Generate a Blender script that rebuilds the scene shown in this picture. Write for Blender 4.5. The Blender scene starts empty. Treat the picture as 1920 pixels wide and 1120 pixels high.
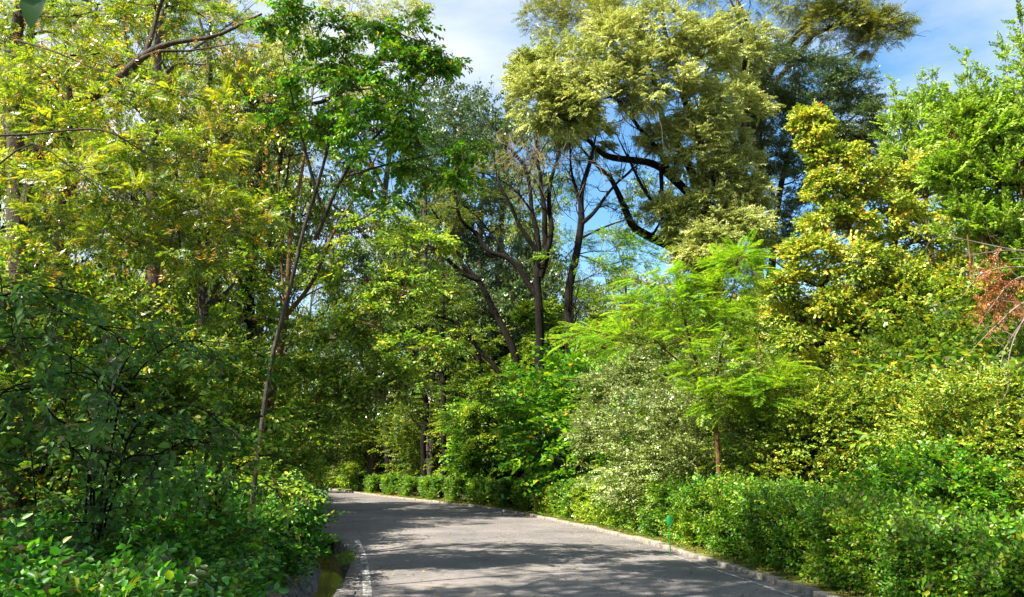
import bpy, math, random
import numpy as np
from mathutils import Vector, Matrix

# ------------------------------------------------------------------ camera, sky, sun, exposure
scene = bpy.context.scene
COL = scene.collection
F_PX = 1536.0                     # focal length in photo pixels (1920 wide)
CAM_H = 1.65
HOR = 878.0                       # horizon row
PITCH = math.atan((HOR - 560.0) / F_PX)
cam_d = bpy.data.cameras.new('camera'); cam = bpy.data.objects.new('camera', cam_d); COL.objects.link(cam)
cam_d.sensor_width = 36.0; cam_d.lens = 36.0 * F_PX / 1920.0
cam_d.clip_start = 0.05; cam_d.clip_end = 3000
cam.location = (0, 0, CAM_H); cam.rotation_euler = (math.pi / 2 + PITCH, 0, 0)
scene.camera = cam

SUN_DIR = Vector((-0.72, -0.52, 0.95)).normalized()      # towards the sun
sun_el = math.asin(SUN_DIR.z); sun_rot = math.atan2(SUN_DIR.x, SUN_DIR.y)
sl = bpy.data.lights.new('sun', 'SUN'); sl.energy = 5.0; sl.angle = math.radians(0.5); sl.color = (1.0, 0.93, 0.80)
so = bpy.data.objects.new('sun', sl); COL.objects.link(so); so.location = (0, 0, 60)
so.rotation_euler = (-SUN_DIR).to_track_quat('-Z', 'Y').to_euler()

w = bpy.data.worlds.new('World'); scene.world = w; w.use_nodes = True
nt = w.node_tree; nt.nodes.clear()
def N(nt, t, **kw):
    n = nt.nodes.new(t)
    for k, v in kw.items(): setattr(n, k, v)
    return n
wo = N(nt, 'ShaderNodeOutputWorld'); bg = N(nt, 'ShaderNodeBackground'); bg.inputs[1].default_value = 0.052
sky = N(nt, 'ShaderNodeTexSky', sky_type='NISHITA', sun_disc=False)
sky.sun_elevation = sun_el; sky.sun_rotation = sun_rot; sky.air_density = 1.0; sky.dust_density = 0.3; sky.ozone_density = 1.5
tc = N(nt, 'ShaderNodeTexCoord'); mp = N(nt, 'ShaderNodeMapping'); mp.inputs['Scale'].default_value = (1.0, 1.5, 3.0)
mp.inputs['Rotation'].default_value = (0.3, 0.5, 0.0); mp.inputs['Location'].default_value = (4, 8, 1)
no = N(nt, 'ShaderNodeTexNoise'); no.inputs['Scale'].default_value = 1.5; no.inputs['Detail'].default_value = 7; no.inputs['Roughness'].default_value = 0.55
rp = N(nt, 'ShaderNodeValToRGB'); rp.color_ramp.elements[0].position = 0.38; rp.color_ramp.elements[1].position = 0.66
mx = N(nt, 'ShaderNodeMixRGB'); mx.inputs[2].default_value = (5.4, 5.7, 6.2, 1)
hs = N(nt, 'ShaderNodeHueSaturation'); hs.inputs['Saturation'].default_value = 1.25; hs.inputs['Value'].default_value = 1.35; hs.inputs['Hue'].default_value = 0.495
nt.links.new(tc.outputs['Generated'], mp.inputs[0]); nt.links.new(mp.outputs[0], no.inputs[0])
nt.links.new(no.outputs[0], rp.inputs[0]); nt.links.new(sky.outputs[0], hs.inputs['Color'])
nt.links.new(rp.outputs[0], mx.inputs[0]); nt.links.new(hs.outputs[0], mx.inputs[1])
nt.links.new(mx.outputs[0], bg.inputs[0]); nt.links.new(bg.outputs[0], wo.inputs[0])

scene.view_settings.view_transform = 'Standard'; scene.view_settings.look = 'None'
scene.view_settings.exposure = 2.0; scene.view_settings.gamma = 1
scene.render.engine = 'CYCLES'
scene.cycles.max_bounces = 8; scene.cycles.diffuse_bounces = 4; scene.cycles.transmission_bounces = 4; scene.cycles.glossy_bounces = 2
scene.cycles.use_denoising = True

# ------------------------------------------------------------------ helpers
rs = np.random.RandomState(7)
random.seed(7)

def P(px, py, d):
    """world point seen at photo pixel (px,py) at forward distance d"""
    u = (px - 960.0) / F_PX; v = (560.0 - py) / F_PX
    y = math.cos(PITCH) - v * math.sin(PITCH); z = math.sin(PITCH) + v * math.cos(PITCH)
    s = d / y
    return np.array([u * s, d, CAM_H + z * s])
def G(px, py, z=0.0):
    u = (px - 960.0) / F_PX; v = (560.0 - py) / F_PX
    y = math.cos(PITCH) - v * math.sin(PITCH); zz = math.sin(PITCH) + v * math.cos(PITCH)
    s = (z - CAM_H) / zz
    return np.array([u * s, y * s, z])
def gx(px, d): return P(px, HOR, d)[0]
def nrm(a): return a / (np.linalg.norm(a, axis=-1, keepdims=True) + 1e-9)

def mesh_quads(name, V, F, mat, rnd=None, smooth=False):
    V = np.asarray(V, np.float32); F = np.asarray(F, np.int32)
    me = bpy.data.meshes.new(name)
    me.vertices.add(len(V)); me.vertices.foreach_set('co', V.ravel())
    me.loops.add(F.size); me.loops.foreach_set('vertex_index', F.ravel())
    me.polygons.add(len(F)); me.polygons.foreach_set('loop_start', np.arange(0, F.size, 4, dtype=np.int32))
    me.polygons.foreach_set('loop_total', np.full(len(F), 4, np.int32))
    if smooth: me.polygons.foreach_set('use_smooth', np.ones(len(F), bool))
    if rnd is not None:
        a = me.attributes.new('rnd', 'FLOAT', 'POINT'); a.data.foreach_set('value', np.asarray(rnd, np.float32))
    me.materials.append(mat)
    me.update(calc_edges=True)
    return me

def obj(name, me, parent=None):
    o = bpy.data.objects.new(name, me); COL.objects.link(o)
    if parent is not None: o.parent = parent
    return o
def tag(o, label=None, cat=None, group=None, kind=None):
    if label: o['label'] = label
    if cat: o['category'] = cat
    if group: o['group'] = group
    if kind: o['kind'] = kind
    return o
def thing(name, label, cat, group=None, loc=(0, 0, 0), rz=0.0, sc=1.0):
    o = bpy.data.objects.new(name, None); COL.objects.link(o)
    o.location = loc; o.rotation_euler = (0, 0, rz); o.scale = (sc, sc, sc) if not hasattr(sc, '__len__') else sc
    o.empty_display_size = 0.3
    return tag(o, label, cat, group)
def dup(root, label, loc, rz=0.0, sc=1.0, group=None):
    r = root.copy(); COL.objects.link(r); r.location = loc; r.rotation_euler = (0, 0, rz)
    r.scale = (sc, sc, sc) if not hasattr(sc, '__len__') else sc
    r['label'] = label
    if group: r['group'] = group
    for ch in list(root.children):
        c = ch.copy(); COL.objects.link(c); c.parent = r
    return r

class MB:
    """collects quads"""
    def __init__(s): s.V = []; s.F = []; s.R = []; s.n = 0
    def add(s, V, F, r=None):
        s.V.append(np.asarray(V, np.float32)); s.F.append(np.asarray(F, np.int32) + s.n)
        s.R.append(np.zeros(len(V), np.float32) if r is None else np.asarray(r, np.float32)); s.n += len(V)
    def tube(s, pts, rad, sides=6, r=None):
        pts = np.asarray(pts, float); n = len(pts)
        rad = np.asarray(rad, float) if hasattr(rad, '__len__') else np.full(n, rad)
        t = np.gradient(pts, axis=0); t = nrm(t)
        ref = np.array([0.0, 0.0, 1.0]) if abs(t[:, 2]).mean() < 0.8 else np.array([1.0, 0.0, 0.0])
        a = nrm(np.cross(t, ref)); b = np.cross(t, a)
        th = np.arange(sides) * 2 * np.pi / sides
        V = pts[:, None, :] + rad[:, None, None] * (np.cos(th)[None, :, None] * a[:, None, :] + np.sin(th)[None, :, None] * b[:, None, :])
        i = np.arange(n - 1)[:, None] * sides; j = np.arange(sides)[None, :]; k = (j + 1) % sides
        Fq = np.stack([i + j, i + k, i + sides + k, i + sides + j], -1).reshape(-1, 4)
        s.add(V.reshape(-1, 3), Fq, None if r is None else np.full(n * sides, r))
    def box(s, c, h, rz=0.0):
        sg = np.array([[-1,-1,-1],[1,-1,-1],[1,1,-1],[-1,1,-1],[-1,-1,1],[1,-1,1],[1,1,1],[-1,1,1]], float) * np.asarray(h, float)
        cr, sr = math.cos(rz), math.sin(rz)
        R = np.array([[cr, -sr, 0], [sr, cr, 0], [0, 0, 1]])
        s.add(sg @ R.T + np.asarray(c, float), [[0,3,2,1],[4,5,6,7],[0,1,5,4],[1,2,6,5],[2,3,7,6],[3,0,4,7]])
    def mesh(s, name, mat, smooth=False, use_r=False):
        return mesh_quads(name, np.concatenate(s.V), np.concatenate(s.F), mat, np.concatenate(s.R) if use_r else None, smooth)

def spline(ctrl, step=0.35):
    """Catmull-Rom through rows (x,y,z,r)"""
    C = np.asarray(ctrl, float)
    if len(C) == 2: C = np.array([C[0], (C[0] + C[1]) / 2, C[1]])
    E = np.vstack([2 * C[0] - C[1], C, 2 * C[-1] - C[-2]])
    out = []
    for i in range(len(C) - 1):
        p0, p1, p2, p3 = E[i:i + 4]
        m = max(2, int(np.linalg.norm(p2[:3] - p1[:3]) / step) + 1)
        t = np.linspace(0, 1, m, endpoint=False)[:, None]
        out.append(0.5 * ((2 * p1) + (-p0 + p2) * t + (2 * p0 - 5 * p1 + 4 * p2 - p3) * t ** 2 + (-p0 + 3 * p1 - 3 * p2 + p3) * t ** 3))
    out.append(C[-1:])
    return np.vstack(out)
def branch(mb, ctrl, jit=0.03, sides=6, step=0.35, r=None):
    S = spline(ctrl, step)
    k = rs.randn(len(S) + 8, 3) * jit * 2.2
    k = np.stack([np.convolve(k[:, a], np.hanning(11)[1:-1] / 5.0, 'valid') for a in range(3)], 1); k[0] = 0
    S[:, :3] += k * (0.4 + np.minimum(1, np.arange(len(S)) / 4.0))[:, None] * 1.0
    mb.tube(S[:, :3], np.maximum(S[:, 3], 0.003), sides, r)
    return S

# ------------------------------------------------------------------ materials
def mat_new(name):
    m = bpy.data.materials.new(name); m.use_nodes = True; m.node_tree.nodes.clear(); return m
def ramp_set(rp, stops, interp='LINEAR'):
    cr = rp.color_ramp; cr.interpolation = interp
    while len(cr.elements) < len(stops): cr.elements.new(0.5)
    for e, (p, c) in zip(cr.elements, sorted(stops)): e.position = p; e.color = (*c, 1)
STEM = (0.09, 0.065, 0.03)
def leaf_mat(name, cols, trans=0.42, gloss=0.10, rough=0.38, tcol=(1.3, 1.35, 0.35), stem=STEM):
    """cols: list of (weight, rgb): leaf colours chosen leaf by leaf; rnd 0 is the twig"""
    m = mat_new(name); t = m.node_tree
    at = N(t, 'ShaderNodeAttribute', attribute_name='rnd')
    rp = N(t, 'ShaderNodeValToRGB')
    tot = sum(c[0] for c in cols); p = 0.06; st = [(0.0, stem), (0.05, stem)]
    for wgt, c in cols:
        q = wgt / tot * 0.94; st.append((min(p + q * 0.5, 1), c)); p += q
    ramp_set(rp, st)
    t.links.new(at.outputs['Fac'], rp.inputs[0])
    df = N(t, 'ShaderNodeBsdfDiffuse'); tr = N(t, 'ShaderNodeBsdfTranslucent'); gl = N(t, 'ShaderNodeBsdfGlossy')
    gl.inputs['Roughness'].default_value = rough; gl.inputs['Color'].default_value = (1, 1, 1, 1)
    mu = N(t, 'ShaderNodeMixRGB', blend_type='MULTIPLY'); mu.inputs[0].default_value = 1; mu.inputs[2].default_value = (*tcol, 1)
    t.links.new(rp.outputs[0], df.inputs[0]); t.links.new(rp.outputs[0], mu.inputs[1]); t.links.new(mu.outputs[0], tr.inputs[0])
    m1 = N(t, 'ShaderNodeMixShader'); m1.inputs[0].default_value = trans
    t.links.new(df.outputs[0], m1.inputs[1]); t.links.new(tr.outputs[0], m1.inputs[2])
    lw = N(t, 'ShaderNodeLayerWeight'); lw.inputs[0].default_value = 0.25
    mr = N(t, 'ShaderNodeMapRange'); mr.inputs[3].default_value = gloss * 0.35; mr.inputs[4].default_value = gloss * 2.2
    t.links.new(lw.outputs['Fresnel'], mr.inputs[0])
    m2 = N(t, 'ShaderNodeMixShader'); t.links.new(mr.outputs[0], m2.inputs[0])
    t.links.new(m1.outputs[0], m2.inputs[1]); t.links.new(gl.outputs[0], m2.inputs[2])
    o = N(t, 'ShaderNodeOutputMaterial'); t.links.new(m2.outputs[0], o.inputs[0])
    return m
def rough_mat(name, stops, scale=6.0, detail=8, bump=0.4, rough=0.9, stretch=(1, 1, 1), bscale=None, dist=0.02, spec=0.3):
    m = mat_new(name); t = m.node_tree
    tcn = N(t, 'ShaderNodeTexCoord'); mpn = N(t, 'ShaderNodeMapping'); mpn.inputs['Scale'].default_value = stretch
    ns = N(t, 'ShaderNodeTexNoise'); ns.inputs['Scale'].default_value = scale; ns.inputs['Detail'].default_value = detail; ns.inputs['Roughness'].default_value = 0.65
    rpn = N(t, 'ShaderNodeValToRGB'); ramp_set(rpn, stops)
    n2 = N(t, 'ShaderNodeTexNoise'); n2.inputs['Scale'].default_value = bscale or scale * 4; n2.inputs['Detail'].default_value = 6
    bp = N(t, 'ShaderNodeBump'); bp.inputs['Strength'].default_value = bump; bp.inputs['Distance'].default_value = dist
    pr = N(t, 'ShaderNodeBsdfPrincipled'); pr.inputs['Roughness'].default_value = rough; pr.inputs['Specular IOR Level'].default_value = spec
    o = N(t, 'ShaderNodeOutputMaterial')
    t.links.new(tcn.outputs['Object'], mpn.inputs[0]); t.links.new(mpn.outputs[0], ns.inputs[0]); t.links.new(mpn.outputs[0], n2.inputs[0])
    t.links.new(ns.outputs[0], rpn.inputs[0]); t.links.new(rpn.outputs[0], pr.inputs['Base Color'])
    t.links.new(n2.outputs[0], bp.inputs['Height']); t.links.new(bp.outputs[0], pr.inputs['Normal']); t.links.new(pr.outputs[0], o.inputs[0])
    return m

M = {}
M['locust'] = leaf_mat('locust_leaf', [(4, (.08, .17, .010)), (5, (.20, .33, .014)), (3, (.42, .47, .025)), (.5, (.56, .36, .02))], trans=.5)
M['olive'] = leaf_mat('olive_leaf', [(3, (.08, .12, .015)), (5, (.17, .22, .025)), (3, (.30, .31, .045)), (.25, (.34, .22, .03))], trans=.42)
M['vivid'] = leaf_mat('vivid_leaf', [(4, (.03, .13, .008)), (5, (.07, .23, .010)), (3, (.16, .36, .014)), (.5, (.30, .40, .02)), (.2, (.50, .32, .02))], trans=.42, gloss=.05)
M['broad'] = leaf_mat('broad_leaf', [(4, (.06, .15, .015)), (5, (.14, .27, .024)), (3, (.28, .40, .06)), (.2, (.50, .40, .03))], trans=.42, gloss=.045)
M['dark'] = leaf_mat('dark_leaf', [(4, (.03, .075, .022)), (4, (.06, .12, .035)), (2, (.11, .17, .05))], trans=.25, gloss=.10)
M['pale'] = leaf_mat('pale_leaf', [(3, (.22, .28, .06)), (5, (.43, .49, .14)), (3, (.62, .65, .27)), (.3, (.50, .36, .08))], trans=.32, gloss=.05, tcol=(1.15, 1.2, .7))
M['greygreen'] = leaf_mat('greygreen_leaf', [(3, (.08, .13, .03)), (5, (.16, .23, .05)), (3, (.29, .36, .11))], trans=.28, gloss=.10)
M['maple'] = leaf_mat('maple_leaf', [(3, (.11, .20, .016)), (5, (.28, .38, .035)), (3, (.52, .53, .10)), (.6, (.62, .42, .04)), (.15, (.55, .20, .02))], trans=.36, gloss=.07)
M['shoot'] = leaf_mat('shoot_leaf', [(3, (.10, .22, .014)), (4, (.20, .36, .025)), (2, (.36, .46, .09))], trans=.42, gloss=.05)
M['lime'] = leaf_mat('lime_leaf', [(3, (.08, .22, .008)), (4, (.17, .37, .012)), (2, (.30, .47, .025)), (.2, (.45, .36, .02))], trans=.5, gloss=.05)
M['hedge'] = leaf_mat('hedge_leaf', [(4, (.035, .13, .008)), (4, (.085, .24, .012)), (3, (.19, .36, .02)), (.4, (.34, .32, .03))], trans=.42, gloss=.045)
M['hedge_lime'] = leaf_mat('hedge_lime_leaf', [(3, (.12, .24, .015)), (4, (.24, .38, .02)), (2, (.38, .46, .05))], trans=.45, gloss=.06)
M['cover'] = leaf_mat('cover_leaf', [(4, (.022, .12, .012)), (5, (.06, .24, .018)), (2, (.15, .37, .03)), (.1, (.34, .32, .03))], trans=.42, gloss=.06)
M['deep'] = leaf_mat('deep_leaf', [(4, (.02, .085, .008)), (5, (.045, .145, .012)), (2, (.11, .24, .02))], trans=.35, gloss=.06, rough=.5)
M['under'] = leaf_mat('under_leaf', [(4, (.035, .095, .010)), (4, (.09, .185, .016)), (3, (.23, .32, .03)), (.2, (.38, .28, .03))], trans=.42, gloss=.045)
M['gold'] = leaf_mat('gold_leaf', [(3, (.07, .16, .014)), (5, (.19, .31, .022)), (3, (.43, .49, .07)), (.3, (.52, .32, .03)), (.1, (.5, .18, .03))], trans=.4, gloss=.05)
M['rust'] = leaf_mat('rust_leaf', [(3, (.28, .09, .03)), (3, (.42, .16, .05)), (1, (.22, .06, .02))], trans=.3, gloss=.05)
M['pod'] = leaf_mat('pod_leaf', [(3, (.48, .24, .02)), (3, (.60, .34, .03)), (1, (.30, .12, .02))], trans=.4, gloss=.05)
M['twig'] = rough_mat('dead_twig', [(.3, (.10, .075, .055)), (.7, (.24, .19, .15))], scale=8)
M['bark_dark'] = rough_mat('bark_dark', [(.3, (.006, .005, .004)), (.55, (.013, .011, .009)), (.75, (.035, .029, .022))], scale=5, stretch=(3, 3, .6), bump=.9, dist=.05, spec=.08)
M['bark_grey'] = rough_mat('bark_grey', [(.3, (.025, .02, .017)), (.55, (.065, .054, .042)), (.75, (.13, .11, .085))], scale=5, stretch=(3, 3, .6), bump=.8, dist=.04, spec=.08)
M['bark_brown'] = rough_mat('bark_brown', [(.3, (.05, .028, .013)), (.55, (.13, .075, .03)), (.75, (.24, .15, .06))], scale=6, stretch=(3, 3, .7), bump=.7, dist=.03, spec=.08)

# ------------------------------------------------------------------ leaves and twigs
def leaf_shape(L, W, hi, fold=0.18, droop=0.12):
    if not hi:
        V = np.array([[0, 0, 0], [.42 * L, W / 2, fold * W], [L, 0, -droop * L], [.42 * L, -W / 2, fold * W]])
        return V, np.array([[0, 3, 2, 1]])
    V = np.array([[0, 0, 0], [.22 * L, .42 * W, fold * W], [.60 * L, .46 * W, fold * W * .8], [L, 0, -droop * L], [.60 * L, -.46 * W, fold * W * .8], [.22 * L, -.42 * W, fold * W]])
    return V, np.array([[0, 3, 2, 1], [0, 5, 4, 3]])
def frame(x, up):
    x = nrm(x); y = nrm(np.cross(up, x)); z = np.cross(x, y)
    return np.stack([x, y, z], -1)      # columns (…,3,3)

def twig_template(kind, rg):
    V, Fq, R = [], [], []
    n = 0
    def add(v, f, r):
        nonlocal n
        V.append(v); Fq.append(f + n); R.append(np.full(len(v), r)); n += len(v)
    K = KINDS[kind]
    L = K['stem']; m = K['n']; hi = K.get('hi', False)
    if K.get('pinnate'):
        # a frond: rachis with paired narrow pinnae, drooping towards the tip
        for i in range(m):
            t = (i + 1) / (m + 1); x = L * t; z = -K['sag'] * L * t * t
            pl = K['leaf'] * (math.sin(math.pi * min(1, t * .85 + .12)) ** .6) * rg.uniform(.85, 1.1)
            for sgn in (1, -1):
                v, f = leaf_shape(pl, K['w'], False, .1, .15)
                fx = np.array([.55, sgn * .83, -.12 + rg.uniform(-.1, .1)]); Rm = frame(fx, np.array([rg.uniform(-.2, .2), rg.uniform(-.2, .2), 1.0]))
                add(v @ Rm.T + np.array([x, 0, z]), f, 0.06 + .94 * rg.rand())
        if K.get('rachis', .003) > 0:
            wd = K.get('rachis', .003)
            add(np.array([[0, -wd, 0], [0, wd, 0], [L, wd * .4, -K['sag'] * L], [L, -wd * .4, -K['sag'] * L]]), np.array([[0, 1, 2, 3]]), 0.0)
        return np.concatenate(V), np.concatenate(Fq), np.concatenate(R)
    wob = rg.uniform(-.1, .1, 2)
    for i in range(m):
        t = (i + .6) / m; sgn = 1 if i % 2 else -1
        pos = np.array([L * t, wob[0] * L * t * t, wob[1] * L * t * t - K['sag'] * L * t * t])
        sp = K.get('spread', 1.0)
        if K.get('opp') and i % 2: pos = np.array([L * (t - 1.0 / m), wob[0] * L * t * t, wob[1] * L * t * t - K['sag'] * L * t * t])
        az = sgn * rg.uniform(.6, 1.25) * sp
        el = rg.uniform(-.45, .35) - K.get('hang', 0)
        if K.get('round'): az = rg.uniform(-3.14, 3.14); el = rg.uniform(-.7, .8)
        fx = np.array([math.cos(az) * math.cos(el), math.sin(az) * math.cos(el), math.sin(el)])
        s = rg.uniform(.7, 1.15) * (1 - .25 * t)
        v, f = leaf_shape(K['leaf'] * s, K['w'] * s, hi, rg.uniform(.05, .3), rg.uniform(0, .35))
        up = np.array([rg.uniform(-1, 1) * K['tilt'], rg.uniform(-1, 1) * K['tilt'], 1.0])
        Rm = frame(fx, up)
        off = fx * K.get('pet', .1) * K['leaf']
        add(v @ Rm.T + pos + off, f, 0.06 + .94 * rg.rand())
    wd = K.get('sw', .004)
    e = np.array([L, wob[0] * L, (wob[1] - K['sag']) * L]); mid = np.array([L * .5, wob[0] * L * .25, (wob[1] - K['sag']) * L * .25])
    for a in ((0, 1, 0), (0, 0, 1)):
        a = np.array(a) * wd
        add(np.array([-a, a, mid + a * .7, mid - a * .7, e + a * .3, e - a * .3]), np.array([[0, 1, 2, 3], [3, 2, 4, 5]]), 0.0)
    return np.concatenate(V), np.concatenate(Fq), np.concatenate(R)

KINDS = {
    'locust': dict(stem=.34, n=11, leaf=.085, w=.020, sag=.35, pinnate=True, rachis=.003),
    'frond':  dict(stem=.75, n=15, leaf=.20, w=.028, sag=.22, pinnate=True, rachis=.006),
    'olive':  dict(stem=.45, n=22, leaf=.10, w=.035, sag=.2, tilt=.7),
    'vivid':  dict(stem=.40, n=10, leaf=.13, w=.085, sag=.25, tilt=.5, hi=True, hang=.35),
    'broad':  dict(stem=.50, n=12, leaf=.13, w=.075, sag=.2, tilt=.4, hi=True, hang=.1),
    'dark':   dict(stem=.50, n=24, leaf=.13, w=.05, sag=.2, tilt=.7, round=True),
    'pale':   dict(stem=.42, n=30, leaf=.11, w=.048, sag=.3, tilt=.6, hang=.2),
    'maple':  dict(stem=.30, n=12, leaf=.11, w=.095, sag=.15, tilt=.45, hi=True, pet=.5, hang=.15),
    'shoot':  dict(stem=.50, n=18, leaf=.13, w=.075, sag=.0, tilt=.8, hi=True, spread=.8),
    'hedge':  dict(stem=.26, n=13, leaf=.068, w=.044, sag=.0, tilt=.6, hi=True, opp=True, sw=.0025),
    'hedgefar': dict(stem=.26, n=12, leaf=.075, w=.055, sag=.0, tilt=.8, opp=True, sw=.003),
    'cover':  dict(stem=.42, n=14, leaf=.085, w=.055, sag=.15, tilt=.4, hi=True, opp=True, sw=.003),
    'deep':   dict(stem=.50, n=10, leaf=.135, w=.075, sag=.3, tilt=.35, hi=True, hang=.25, sw=.004),
    'small':  dict(stem=.30, n=18, leaf=.05, w=.034, sag=.2, tilt=.8),
    'under':  dict(stem=.45, n=12, leaf=.12, w=.07, sag=.2, tilt=.5),
    'ivy':    dict(stem=.25, n=12, leaf=.11, w=.09, sag=.3, tilt=.7, round=True),
    'far':    dict(stem=.70, n=18, leaf=.22, w=.11, sag=.2, tilt=.7, round=True),
    'pod':    dict(stem=.16, n=7, leaf=.11, w=.018, sag=.2, tilt=.7, hang=1.0),
}
TPL = {}
def templates(kind):
    if kind not in TPL:
        rg = np.random.RandomState(abs(hash(kind)) % 1000 if False else sum(map(ord, kind)))
        TPL[kind] = [twig_template(kind, rg) for _ in range(8)]
    return TPL[kind]

def scatter(kind, pos, dirs, ups, scl, cvar=None):
    """instances of twig templates baked into arrays. cvar shifts leaf colour per twig."""
    T = templates(kind); Vs, Fs, Rs = [], [], []; n0 = 0
    which = rs.randint(0, len(T), len(pos))
    Rm = frame(dirs, ups)
    for k, (tv, tf, tr) in enumerate(T):
        idx = np.where(which == k)[0]
        if len(idx) == 0: continue
        V = np.einsum('nij,vj->nvi', Rm[idx], tv) * scl[idx][:, None, None] + pos[idx][:, None, :]
        Fq = tf[None] + (np.arange(len(idx)) * len(tv))[:, None, None] + n0
        sh = (cvar[idx] if cvar is not None else np.zeros(len(idx)))[:, None]
        r = np.where(tr[None] > 0.01, np.clip(1 - abs(1 - (.07 + abs(tr[None] + sh - .07))), .07, 1), 0.0)
        Vs.append(V.reshape(-1, 3)); Fs.append(Fq.reshape(-1, 4)); Rs.append(r.ravel()); n0 += len(idx) * len(tv)
    return np.concatenate(Vs), np.concatenate(Fs), np.concatenate(Rs)

def rand_unit(n):
    return nrm(rs.randn(n, 3))

def foliage(mb, kind, lobes, clumps=16, twigs=22, cr=.36, flat=.6, up_bias=.25, out=.8, droop=.15, scl=1.0, jup=.45, inner=.5, cspread=.18):
    """lobes: rows (cx,cy,cz, rx,ry,rz, density). returns clump centres per lobe."""
    allp, alld, allu, allc = [], [], [], []; cc = []
    for lb in lobes:
        c = np.array(lb[:3]); R = np.array(lb[3:6]); dn = lb[6] if len(lb) > 6 else 1.0
        k = max(4, int(clumps * dn))
        d = rand_unit(k); d[:, 2] += up_bias; d = nrm(d)
        rr = rs.uniform(inner, 1.0, k) ** .7
        ce = c + d * R * rr[:, None]
        cc.append(ce)
        rad = R.mean() * cr * rs.uniform(.6, 1.3, k)
        for i in range(k):
            m = max(3, int(twigs * rs.uniform(.6, 1.3)))
            q = rand_unit(m) * (rs.rand(m) ** .5)[:, None] * rad[i]; q[:, 2] *= flat
            p = ce[i] + q
            dd = nrm(p - (c - np.array([0, 0, R[2] * .5]))) * out + nrm(q + 1e-6) * .6 + rs.randn(m, 3) * .35
            dd[:, 2] = dd[:, 2] * .55 - droop
            allp.append(p); alld.append(nrm(dd))
            u = np.array([0, 0, 1.0]) + rs.randn(m, 3) * jup; allu.append(u)
            allc.append(np.full(m, rs.uniform(-cspread, cspread)) + rs.uniform(-.06, .06, m))
    p = np.concatenate(allp); d = np.concatenate(alld); u = np.concatenate(allu); cv = np.concatenate(allc)
    s = rs.uniform(.75, 1.2, len(p)) * scl
    V, Fq, R = scatter(kind, p, d, u, s, cv); mb.add(V, Fq, R)
    return cc

def lobe_px(l, depth_r=1.0):
    """(px,py,d,rx_px,ry_px[,density]) -> world lobe"""
    px, py, d, rx, ry = l[:5]; c = P(px, py, d); s = d / F_PX * 1.04
    return (*c, rx * s, (rx + ry) * .5 * s * depth_r, ry * s, l[5] if len(l) > 5 else 1.0)

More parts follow.
